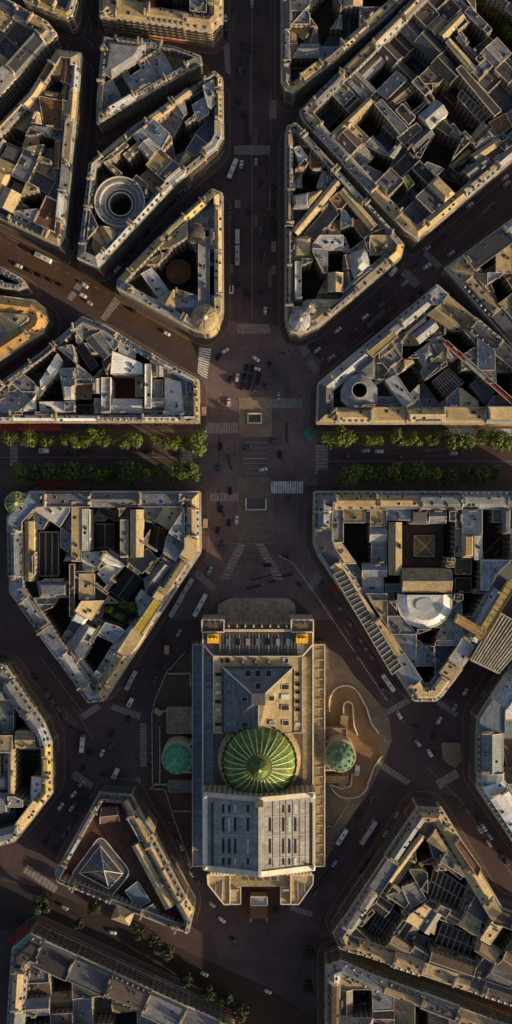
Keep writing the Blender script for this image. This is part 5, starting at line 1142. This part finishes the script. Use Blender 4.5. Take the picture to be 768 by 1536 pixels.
kc = P(463, 652, 3); K = thing('news_kiosk', 'round turquoise kiosk roof at the plaza corner by the right trees', 'kiosk', (kc.x, kc.y, 0)); b = MB(); b.lathe((kc.x, kc.y), [(2.0, 0), (2.0, 2.8)], 'copper_teal', 12); b.build('wall', K); b = MB(); b.lathe((kc.x, kc.y), [(3.1, 2.7), (3.1, 3.0), (2, 3.7), (.6, 4.3), (.0001, 5)], 'kiosk_roof', 12); b.build('roof', K)
# cafe umbrellas? low kiosks on pavements
for i, (x, y, l) in enumerate(((306, 617, 'left of the plaza by the pale block corner'), (308, 785, 'left of the plaza by the rotunda block'), (250, 975, 'on the pavement left of the opera'))):
    c = P(x, y, 2.5); r = thing('street_kiosk', 'small pale flat-roofed kiosk '+l, 'kiosk', (c.x, c.y, 0)); b = MB(); b.box((c.x, c.y), (0, 1), 4.4, 2.0, .1, 2.4, 'brown_stone'); b.build('wall', r); b = MB(); b.box((c.x, c.y), (0, 1), 5, 2.6, 2.4, 2.7, 'sand'); b.build('roof', r)

# ------------------------------------------------------------------ trees
def crown_mesh(name, rad, hgt, n, rng, leaf='leaf', size=.5):
    b = MB(); cl = []
    for _ in range(16):
        while True:
            p = Vector((rng.uniform(-1, 1), rng.uniform(-1, 1), rng.uniform(-.7, 1)))
            if p.length < 1: break
        cl.append((Vector((p.x*rad*.72, p.y*rad*.72, hgt+p.z*rad*.5)), rng.uniform(.28, .5)*rad))
    for _ in range(n):
        c, r = rng.choice(cl); d = Vector((rng.gauss(0, 1), rng.gauss(0, 1), rng.gauss(0, 1))).normalized()*r*rng.uniform(.6, 1.05); p = c+d
        nrm = (d.normalized()+Vector((rng.gauss(0, .6), rng.gauss(0, .6), rng.gauss(.4, .6)))).normalized(); u = nrm.orthogonal().normalized(); u.rotate(Matrix.Rotation(rng.uniform(0, 6.28), 3, nrm)); v = nrm.cross(u); s = size*rng.uniform(.6, 1.3)
        b.face([p-u*s, p-v*s*.6, p+u*s, p+v*s*.6], leaf)
    return b.mesh(name)
def trunk_mesh(rad, hgt, rng):
    b = MB(); b.lathe((0, 0), [(.42, 0), (.3, 1.2), (.26, hgt*.6), (.1, hgt)], 'bark', 8)
    for i in range(5):
        t = rng.uniform(0, 6.28); r = rad*rng.uniform(.5, .75); p = Vector((0, 0, hgt*rng.uniform(.45, .65))); q = Vector((r*math.cos(t), r*math.sin(t), hgt+rng.uniform(-.5, 1)))
        for k in range(3):
            a, c = p.lerp(q, k/3), p.lerp(q, (k+1)/3); b.bar(a, c, .24-.06*k, .2-.05*k, 'bark')
    return b.mesh('trunk')
rt = random.Random(3)
CR = [crown_mesh('crown', 5.2, 9.5, 1500, rt) for _ in range(4)]; CRD = [crown_mesh('crown', 5.2, 9.5, 1500, rt, 'leaf_dark') for _ in range(3)]; CRX = [crown_mesh('crown', 5.2, 9.5, 1500, rt, 'leaf_shaded') for _ in range(3)]; TR = [trunk_mesh(5, 9, rt) for _ in range(3)]
def tree(x, y, sc, label, group, dark=False, deep=False, z=.1):
    p = P(x, y, 9+z); r = thing('plane_tree', label, 'tree', (p.x, p.y, z), group); rz = rt.uniform(0, 6.28)
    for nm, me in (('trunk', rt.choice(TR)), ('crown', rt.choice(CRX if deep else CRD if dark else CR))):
        o = bpy.data.objects.new(nm, me); COL.objects.link(o); o.parent = r; o.rotation_euler.z = rz; o.scale = (sc, sc, 1 if nm == 'trunk' else .6+.4*sc)
rows = [('upper row left of the plaza', 659, [(8, .7), (24, .75), (48, .95), (72, .7), (94, .6), (114, .85), (133, 1.1), (150, .9), (172, .55), (188, .65), (206, .95), (228, .6), (247, .8), (266, .85), (290, 1.15)], False),
        ('lower row left of the plaza', 709, [(30, 1.0), (54, 1.1), (76, .9), (92, .75), (110, .95), (134, 1.0), (155, .85), (176, .8), (198, 1.15), (222, .8), (243, .8), (264, .95), (288, 1.15)], True),
        ('upper row right of the plaza', 660, [(494, .85), (516, 1.05), (536, .7), (551, .9), (570, .6), (592, .95), (608, .55), (624, .75), (640, .6), (654, .8), (676, .95), (697, .8), (727, .75), (745, .95), (764, .8)], False),
        ('lower row right of the plaza', 710, [(527, 1.1), (548, 1.05), (569, 1.0), (590, 1.0), (609, .9), (626, .95), (655, 1.1), (675, 1.0), (708, .8), (722, 1.05), (742, 1.0)], True)]
for nm, y, xs, dk in rows:
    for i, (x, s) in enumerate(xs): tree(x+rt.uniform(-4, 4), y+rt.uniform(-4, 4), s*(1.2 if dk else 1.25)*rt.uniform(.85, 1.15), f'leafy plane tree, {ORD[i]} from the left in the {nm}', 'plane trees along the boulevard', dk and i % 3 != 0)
for x, y, s, l in ((62, 1356, 1.2, 'bushy dark tree at the lower left junction by the crimson awning'), (140, 1362, .85, 'small green tree below the pyramid block'), (118, 1386, .7, 'dim tree between the pyramid block and the bottom left block'), (210, 1398, 0.9 if 1 else 1.1, 'dark tree under the lower tip of the pyramid block'), (232, 1410, 0.9 if 1 else 1.2, 'dark tree second under the lower tip of the pyramid block'), (250, 1428, 0.9 if 1 else 1.1, 'dark tree third under the tip of the pyramid block'), (280, 1470, 0.9 if 1 else 1.2, 'dark tree beside the bottom avenue, upper of the slanting row'), (312, 1490, 0.9 if 1 else 1.1, 'dark tree in the middle of the slanting row by the bottom avenue'), (340, 1500, 1.0, 'dark tree next to last of the slanting row by the bottom avenue'), (360, 1518, 1.1, 'bright edged tree at the end of the slanting row by the bottom avenue'), (462, 1430, 0.9 if 1 else 1.2, 'dark tree on the left edge of the bottom right block, upper'), (462, 1480, 0.9 if 1 else 1.3, 'dark tree on the left edge of the bottom right block, lower'), (500, 1510, 1.0, 'dim tree close to the bottom edge right of the avenue')):
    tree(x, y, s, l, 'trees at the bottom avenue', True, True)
for x, y, s, l in ((745, 12, 1.0, 'garden tree in the top right corner, upper'), (758, 28, .9, 'garden tree in the top right corner, middle'), (762, 48, .9, 'garden tree in the top right corner, lower'), (722, 2, .7, 'garden tree in the top right corner nearest the roofs'), (164, 915, .6, 'small tree in the rotunda block garden, left'), (180, 924, .65, 'small tree in the rotunda block garden, middle'), (198, 912, .6, 'small tree in the rotunda block garden, right'), (184, 908, .5, 'small tree in the rotunda block garden, against the maroon roof'), (85, 585, .6, 'dark tree in the garden court of the pale block')):
    tree(x, y, s, l, 'garden trees in the courts', False, False, 13.0 if 'rotunda' in l else .25)

# ------------------------------------------------------------------ vehicles
def loft(b, secs, mat):     # secs: list of (x, halfwidth, z0, z1)
    for (x0, w0, a0, b0), (x1, w1, a1, b1) in zip(secs, secs[1:]):
        b.face([(x0, -w0, b0), (x1, -w1, b1), (x1, w1, b1), (x0, w0, b0)], mat)
        b.face([(x0, -w0, a0), (x1, -w1, a1), (x1, -w1, b1), (x0, -w0, b0)], mat); b.face([(x1, w1, a1), (x0, w0, a0), (x0, w0, b0), (x1, w1, b1)], mat)
    for k, s_ in ((0, 1), (-1, -1)):
        x, w_, a, c = secs[k]; q = [(x, w_, a), (x, -w_, a), (x, -w_, c), (x, w_, c)]; b.face(q if s_ > 0 else q[::-1], mat)
CARM = {}
def car_meshes(col):
    if col in CARM: return CARM[col]
    pm = 'paint_car_'+col; out = {}
    b = MB(); loft(b, [(-2.2, .72, .35, .75), (-2.1, .85, .3, .9), (-1.2, .9, .28, .95), (.9, .9, .28, .95), (1.7, .86, .3, .82), (2.15, .74, .35, .6)], pm); out['body'] = b.mesh('body')
    b = MB(); loft(b, [(-1.75, .78, .9, .96), (-1.25, .66, .94, 1.36), (.25, .66, .94, 1.38), (.95, .80, .9, .96)], 'glass_dark'); out['windows'] = b.mesh('windows')
    b = MB(); loft(b, [(-1.3, .62, 1.36, 1.40), (-.9, .64, 1.38, 1.45), (.0, .64, 1.38, 1.46), (.3, .60, 1.36, 1.40)], pm); out['roof'] = b.mesh('roof')
    CARM[col] = out; return out
def wheel_mesh(r=.32):
    b = MB(); n = 12
    for i in range(n):
        t0, t1 = 2*math.pi*i/n, 2*math.pi*(i+1)/n; p = [(r*math.cos(t), r*math.sin(t)) for t in (t0, t1)]
        b.face([(p[0][0], -.1, p[0][1]), (p[1][0], -.1, p[1][1]), (p[1][0], .1, p[1][1]), (p[0][0], .1, p[0][1])], 'tyre')
        for s_ in (-.1, .1): b.face([(p[0][0], s_, p[0][1]), (p[1][0], s_, p[1][1]), (0, s_, 0)], 'tyre')
    return b.mesh('wheel')
WH = wheel_mesh(); WHB = wheel_mesh(.48)
b = MB(); b.box((0, 0), (0, 1), .34, .08, -.07, .07, 'paint_bright'); ME_HL = b.mesh('headlight'); b = MB(); b.box((0, 0), (0, 1), .3, .08, -.07, .07, 'red'); ME_TL = b.mesh('tail_light')
def child(nm, me, r, loc, sc=None):
    o = bpy.data.objects.new(nm, me); COL.objects.link(o); o.parent = r; o.location = loc
    if sc: o.scale = sc
def car(x, y, ang, col, label, group='cars on the streets'):
    p = P(x, y, 1); r = thing('car', label, 'car', (p.x, p.y, .03), group, R(ang)); s = random.uniform(.94, 1.08); r.scale = (s, s, s)
    for k, me in car_meshes(col).items(): child(k, me, r, (0, 0, 0))
    for wx in (-1.35, 1.35):
        for wy in (-.82, .82): child('wheel', WH, r, (wx, wy, .32))
    for wy in (-.6, .6): child('headlight', ME_HL, r, (2.1, wy, .62)); child('tail_light', ME_TL, r, (-2.17, wy, .72))
def bus(x, y, ang, L, col, label, kind='bus', top='white', cab=None):
    p = P(x, y, 3); r = thing(kind, label, kind, (p.x, p.y, .03), 'buses and lorries' if kind == 'bus' else None, R(ang))
    h = 3.0; hl = L/2; pm = 'paint_car_'+col
    b = MB(); loft(b, [(-hl, 1.15, .4, h-.3), (-hl+.25, 1.25, .35, h-.05), (hl-.35, 1.25, .35, h-.05), (hl, 1.1, .4, h-.5)], pm)
    o = bpy.data.objects.new('body', b.mesh('body')); COL.objects.link(o); o.parent = r
    b = MB(); loft(b, [(-hl+.15, 1.12, h-.06, h), (-hl+.5, 1.18, h-.04, h+.06), (hl-.8, 1.18, h-.04, h+.06), (hl-.4, 1.1, h-.06, h)], 'paint_car_'+top); o = bpy.data.objects.new('roof', b.mesh('roof')); COL.objects.link(o); o.parent = r
    for sy in (-1, 1): b = MB(); b.box((0, sy*1.26), (1, 0), L-1.6, .04, 1.3, 2.4, 'glass_dark'); child('window', b.mesh('window'), r, (0, 0, 0))
    b = MB(); b.box((hl-.2, 0), (0, 1), 2.1, .35, 1.2, 2.5, 'glass_dark'); child('windscreen', b.mesh('windscreen'), r, (0, 0, 0))
    b = MB(); b.box((-hl*.45, 0), (1, 0), 2.2, 1.6, h+.02, h+.28, 'metal_grey'); child('roof_unit', b.mesh('roof_unit'), r, (0, 0, 0))
    if L > 8: b = MB(); b.box((hl*.3, 0), (1, 0), .9, .9, h+.02, h+.2, 'iron'); child('roof_hatch', b.mesh('roof_hatch'), r, (0, 0, 0))
    if cab: b = MB(); b.box((-hl+.5, 0), (1, 0), 1.6, 2.46, .6, h+.1, cab); child('tail_section', b.mesh('tail_section'), r, (0, 0, 0))
    for wx in (-hl*.6, hl*.62):
        for wy in (-1.1, 1.1): child('wheel', WHB, r, (wx, wy, .48))
bus(349, 252, 68, 11.5, 'pale_blue', 'white and blue bus slanting across the upper avenue crossing'); bus(356, 354, 90, 8, 'pale_blue', 'short pale bus on the avenue, ahead of the longer one', top='pale_blue'); bus(356, 382, 90, 11, 'pale_blue', 'long pale grey bus on the left side of the avenue', top='silver')
bus(300, 908, 62, 14, 'pale_blue', 'long pale blue bus slanting beside the opera front'); bus(264, 910, 60, 13, 'white', 'white bus in the left lane near the opera front', top='silver'); bus(280, 882, 58, 12, 'silver', 'grey bus parked behind the slanting crossing left of the plaza', top='silver')
bus(196, 1021, 62, 11.5, 'white', 'white bus above the lower left junction', top='silver'); bus(583, 1025, -55, 11, 'white', 'white bus on the street right of the opera', top='white')
bus(64, 386, -26, 10, 'white', 'white bus on the brown avenue at the left'); bus(513, 1256, 57, 10, 'silver', 'silver bus slanting down past the opera rear', top='white'); bus(553, 1250, 57, 15, 'silver', 'long thin silver coach further right than the opera rear bus', top='silver')
bus(123, 1116, -95, 10, 'white', 'white lorry with red tail at the lower left junction', 'lorry', cab='paint_car_red'); bus(65, 676, 0, 5.2, 'white', 'small white delivery van between the left tree rows', 'delivery van'); bus(20, 1000, 60, 6, 'silver', 'pale van at the left edge near the rounded corner', 'delivery van') if False else None
bus(536, 1156, 82, 5.6, 'white', 'white van on the horseshoe drive beside the opera', 'delivery van'); bus(195, 1054, 62, 5.5, 'pale_blue', 'pale van at the mouth of the lower left junction', 'delivery van'); bus(590, 407, 50, 6, 'silver', 'grey van on the right slanting avenue near the orange roof', 'delivery van')
bus(444, 148, 40, 5.5, 'silver', 'grey van in the side street above the twin dome block', 'delivery van'); bus(173, 1161, 65, 6, 'white', 'long white van at the bottom of the lower left junction', 'delivery van')
CARS = [(343, 603, 85, 'white', 'white car on the left side of the plaza island'), (356, 566, 80, 'white', 'white car left of the parked dark cluster'), (345, 569, 85, 'black', 'black car beside the white one left of the dark cluster'),
 (384, 538, -35, 'white', 'white car at the top of the dark parked cluster'), (385, 553, -15, 'white', 'white car on the right of the dark parked cluster'), (406, 548, -60, 'black', 'black car alone above the plaza crossing'), (415, 564, -75, 'blue', 'blue car above the plaza crossing'), (398, 579, -40, 'black', 'black car below the parked cluster'), (418, 594, -88, 'silver', 'grey car on the upper plaza crossing'),
 (371, 672, 20, 'teal', 'dark teal car over the striped plaza island'), (420, 681, 88, 'black', 'dark maroon car right of the striped island'), (328, 701, 92, 'blue', 'blue car in the left half of the plaza'), (345, 736, 88, 'black', 'black car above the lower left plaza crossing'), (331, 763, 85, 'black', 'black car under the lower left plaza crossing'), (355, 780, 88, 'white', 'white car left of the lower metro stairs'), (326, 795, 80, 'black', 'black car near the left kerb of the lower plaza'), (333, 820, 70, 'teal', 'teal car at the left end of the slanted crossings'), (315, 856, 70, 'pale_blue', 'pale blue car below the teal one'), (429, 835, -35, 'black', 'black car right of the slanted crossings'), (448, 877, -35, 'black', 'black car by the small island near the opera front'), (402, 848, 0, 'black', 'black car between the two slanted crossings'), (331, 669, 84, 'black', 'black car on the left plaza crossing'), (343, 784, 80, 'black', 'black car next to the white one left of the metro stairs'), (395, 704, 10, 'white', 'white car on the lower part of the striped island'), (411, 661, 90, 'grey', 'grey car at the left kerb of the right plaza half'),
 (360, 107, 88, 'teal', 'teal car on the upper avenue'), (364, 66, 90, 'black', 'black car on the upper avenue, above the teal one'), (371, 209, 90, 'black', 'black car waiting above the upper avenue crossing'), (365, 170, 90, 'black', 'black car two lengths above the upper avenue crossing'), (384, 243, 90, 'silver', 'silver car right under the upper avenue crossing'), (362, 246, 85, 'white', 'white car right of the slanting bus'), (373, 316, 90, 'black', 'black car in the middle of the avenue'), (391, 346, 90, 'grey', 'grey car right of the centre line on the avenue'), (391, 378, 90, 'black', 'black car below the grey one right of the centre line'), (371, 441, 90, 'black', 'black car low in the left half of the avenue'), (390, 436, 90, 'black', 'black car low in the right half of the avenue'), (391, 270, 90, 'black', 'black car high in the right half of the avenue'), (357, 426, 90, 'black', 'black car by the small metro stairs'), (378, 5, 90, 'silver', 'silver car at the very top of the avenue'), (357, 150, 90, 'black', 'black car by the left kerb of the upper avenue'), (398, 466, 90, 'white', 'white car just above the avenue mouth crossing'),
 (127, 428, -35, 'white', 'white car on the crossing of the brown avenue'), (124, 443, -30, 'white', 'white car just below the brown avenue crossing'), (134, 454, -35, 'silver', 'silver car furthest down on the brown avenue crossing'), (250, 500, -28, 'white', 'white car at the kerb of the brown avenue near the corner dome'), (338, 526, 30, 'white', 'white car at the mouth of the brown avenue'), (328, 535, 50, 'black', 'black car at the mouth of the brown avenue'), (100, 392, -28, 'grey', 'grey car in the left kerb of the brown avenue'), (200, 466, -28, 'black', 'black car in the middle of the brown avenue'),
 (758, 266, 40, 'white', 'white car near the right edge on the slanting avenue'), (760, 275, 40, 'silver', 'silver car beside the white one near the right edge'), (705, 307, 35, 'white', 'white car high on the slanting avenue'), (641, 372, 30, 'silver', 'silver car on the slanting avenue crossing'), (641, 399, 35, 'white', 'white car in the middle of the slanting avenue junction'), (677, 380, 40, 'silver', 'silver car right of the slanting avenue junction'), (607, 425, 40, 'silver', 'silver car below the slanting avenue junction'), (548, 475, 38, 'white', 'white car low on the slanting avenue'), (507, 495, 40, 'white', 'white car by the twin dome block on the slanting avenue'), (528, 500, 40, 'black', 'black car low on the slanting avenue'), (476, 525, 40, 'white', 'white car at the plaza mouth of the slanting avenue'), (497, 536, 40, 'silver', 'silver car nearest the wedge block at the avenue mouth'), (572, 458, 38, 'grey', 'grey car halfway down the slanting avenue'), (660, 345, 40, 'grey', 'grey car above the slanting avenue junction'),
 (153, 1130, 65, 'white', 'white car in the middle of the lower left junction'), (135, 1127, 70, 'black', 'black car beside the lorry at the lower left junction'), (167, 1100, 60, 'black', 'black car right of the junction centre at the lower left'), (167, 1120, 60, 'grey', 'grey car right of the white one at the lower left junction'), (124, 1152, 65, 'black', 'black car below the lorry'), (156, 1160, 25, 'black', 'black car at the bottom of the lower left junction'), (192, 1078, 70, 'black', 'black car near the upper mouth of the lower left junction'), (122, 1176, 40, 'silver', 'silver car on the lower left crossing'), (110, 1192, 50, 'white', 'white car below the lower left crossing'), (91, 1210, 55, 'white', 'white car next down the lower left street'), (240, 1000, 62, 'black', 'black car on the street left of the opera, upper'), (268, 950, 62, 'silver', 'silver car beside the opera front left corner'), (232, 1020, 62, 'grey', 'grey car on the street left of the opera, lower'),
 (599, 1073, -60, 'white', 'white car on the right junction crossing'), (659, 1081, 60, 'white', 'white car high in the right junction'), (624, 1091, -40, 'black', 'black car in the upper middle of the right junction'), (627, 1115, -50, 'silver', 'grey car in the middle of the right junction'), (645, 1130, -60, 'white', 'white car in the lower middle of the right junction'), (650, 1105, 60, 'black', 'black car right of the junction centre'), (698, 1038, 60, 'white', 'white car in the narrow street above the right junction'), (682, 1062, 60, 'silver', 'silver car at the narrow street mouth above the right junction'), (557, 1200, 70, 'grey', 'grey car at the bottom right of the horseshoe drive'), (573, 1033, -55, 'black', 'black car behind the bus right of the opera'), (536, 985, -57, 'grey', 'grey car on the street right of the opera forecourt'), (537, 1222, 60, 'black', 'black car on the lower right street of the opera'), (734, 1266, -55, 'white', 'white car in the street right of the lower right block'), (720, 1245, -55, 'silver', 'silver car above the white one in the far right street'), (700, 1215, -55, 'grey', 'grey car highest in the far right street'),
 (287, 1311, -50, 'white', 'white car left behind the opera'), (318, 1357, -45, 'silver', 'silver car left of the gate pavilion'), (333, 1380, -40, 'white', 'white car below the gate pavilion at the left'), (307, 1462, -25, 'white', 'white car on the bottom avenue, left'), (402, 1488, -25, 'white', 'white car on the bottom avenue, right'), (97, 1362, -30, 'silver', 'silver car at the lower left junction by the dark tree'), (169, 1399, -15, 'white', 'white car among the dark trees at the lower left'), (236, 1430, -20, 'silver', 'silver car under the dark trees'), (415, 1364, 80, 'black', 'black car right of the gate pavilion'), (350, 1410, -30, 'black', 'black car in the square behind the opera'), (52, 1150, 0, 'grey', '') if False else None,
 (548, 676, 0, 'silver', 'silver car under the upper right trees, left'), (569, 677, 0, 'white', 'white car under the upper right trees, middle'), (520, 685, 0, 'black', 'black car in the roadway right of the plaza'), (600, 686, 0, 'black', 'black car in the right roadway past two others'), (680, 680, 0, 'silver', 'silver car in the roadway far to the right'), (106, 678, 0, 'black', 'black car between the left tree rows'), (180, 694, 0, 'grey', 'grey car in the roadway left of the plaza'), (268, 684, 0, 'black', 'black car about to enter the plaza from the left'), (222, 678, 0, 'black', 'black car halfway along the left roadway')]
for c_ in CARS:
    if c_: car(*c_)
def row(a, b_, n, where, cols=('black', 'grey', 'black', 'silver', 'black', 'white', 'blue'), skip=.2, seed=0):
    rg = random.Random(seed); ang = math.degrees(math.atan2(-(b_[1]-a[1]), b_[0]-a[0])); k = 0
    for i in range(n):
        if rg.random() < skip: continue
        f = (i+.5)/n; col = rg.choice(cols); car(a[0]+(b_[0]-a[0])*f, a[1]+(b_[1]-a[1])*f, ang+rg.uniform(-3, 3), col, f'{col.replace("_", " ")} car, {ORD[min(k, 29)]} from the top {where}', 'cars parked along the kerbs'); k += 1
row((380, 547), (371, 587), 3, 'left column, plaza cluster', ('black',), 0, 1); row((371, 545), (361, 586), 3, 'kerb side column, plaza cluster', ('black',), 0, 31); row((388.5, 561), (383, 586), 3, 'right column, plaza cluster', ('black', 'grey'), 0, 2)
row((120, 1196), (62, 1272), 7, 'left row above the pyramid block', seed=3); row((134, 1200), (76, 1280), 7, 'right row above the pyramid block', seed=4)
row((338, 20), (340, 60), 3, 'by the left kerb at the top of the avenue', seed=5); row((345, 260), (345, 340), 6, 'in the left kerb row of the avenue', ('black', 'grey', 'black'), .3, 6); row((409, 250), (409, 350), 8, 'in the right kerb row of the avenue', ('black', 'grey', 'black'), .35, 7)
row((125, 110), (103, 330), 14, 'by the long left-edge block', ('black', 'grey', 'silver'), .35, 8); row((226, 345), (170, 410), 5, 'above the corner-dome triangle', seed=9); row((310, 254), (240, 320), 6, 'in the alley right of the round court block', seed=10)
row((600, 340), (560, 300), 4, 'right of the twin dome wedge', seed=11); row((760, 250), (660, 338), 8, 'upper kerb of slanting avenue', ('black', 'grey', 'silver'), .3, 12); row((650, 420), (560, 500), 7, 'lower kerb of slanting avenue', ('black', 'grey', 'black'), .3, 13)
row((40, 1000), (100, 1080), 7, 'in the street left of the rotunda block', ('black', 'grey'), .3, 14); row((250, 1226), (300, 1330), 8, 'in the street left behind the opera', ('black', 'grey', 'silver'), .25, 15); row((505, 1290), (470, 1345), 5, 'in the street right behind the opera', seed=16)
row((505, 905), (560, 990), 7, 'beside the oval hall block', ('black', 'grey'), .3, 17); row((705, 1210), (765, 1300), 7, 'by the right kerb of the far right street', seed=18); row((600, 1215), (530, 1330), 8, 'beside the lower right triangle block', ('black', 'grey', 'silver'), .25, 19)
row((20, 395), (100, 432), 5, 'in the lower kerb row of the brown avenue', ('black', 'grey', 'white'), .3, 20); row((60, 496), (10, 530), 4, 'in the street under the rounded left block', seed=21); row((225, 935), (190, 995), 5, 'by the yellow roof street', ('grey', 'silver', 'black'), .3, 22)

# ------------------------------------------------------------------ road repairs, manholes, stop lines
rp_ = random.Random(11)
lanes = [((350, 0), (350, 480)), ((365, 0), (365, 480)), ((388, 0), (388, 480)), ((400, 240), (400, 480)), ((330, 560), (330, 830)), ((430, 620), (430, 830)), ((320, 600), (350, 700)), ((0, 352), (290, 505)), ((500, 540), (760, 290)), ((490, 520), (740, 290)), ((10, 680), (260, 680)), ((500, 680), (760, 680)), ((280, 890), (170, 1060)), ((110, 1090), (210, 1140)), ((480, 880), (590, 1050)), ((600, 1080), (690, 1170)), ((590, 1190), (490, 1340)), ((110, 1190), (50, 1290)), ((235, 1190), (320, 1340)), ((360, 880), (440, 860)), ((340, 520), (450, 530))]
for i in range(110):
    a, c = rp_.choice(lanes); f = rp_.random(); x = a[0]+(c[0]-a[0])*f+rp_.uniform(-5, 5); y = a[1]+(c[1]-a[1])*f+rp_.uniform(-5, 5); d = (P(*c)-P(*a)).normalized(); q = P(x, y)
    m = MB(); 
    if i % 3: m.box((q.x, q.y), (d.x, d.y), rp_.uniform(2, 14), rp_.uniform(.8, 2.4), .0, .034+.0001*i, rp_.choice(['road_patch_dark', 'road_patch_light', 'road_patch_dark']))
    else: m.lathe((q.x, q.y), [(.42, .0), (.42, .05), (.0001, .05)], 'iron', 12)
    o = m.build('road_patch' if i % 3 else 'manhole_cover'); o['kind'] = 'structure'
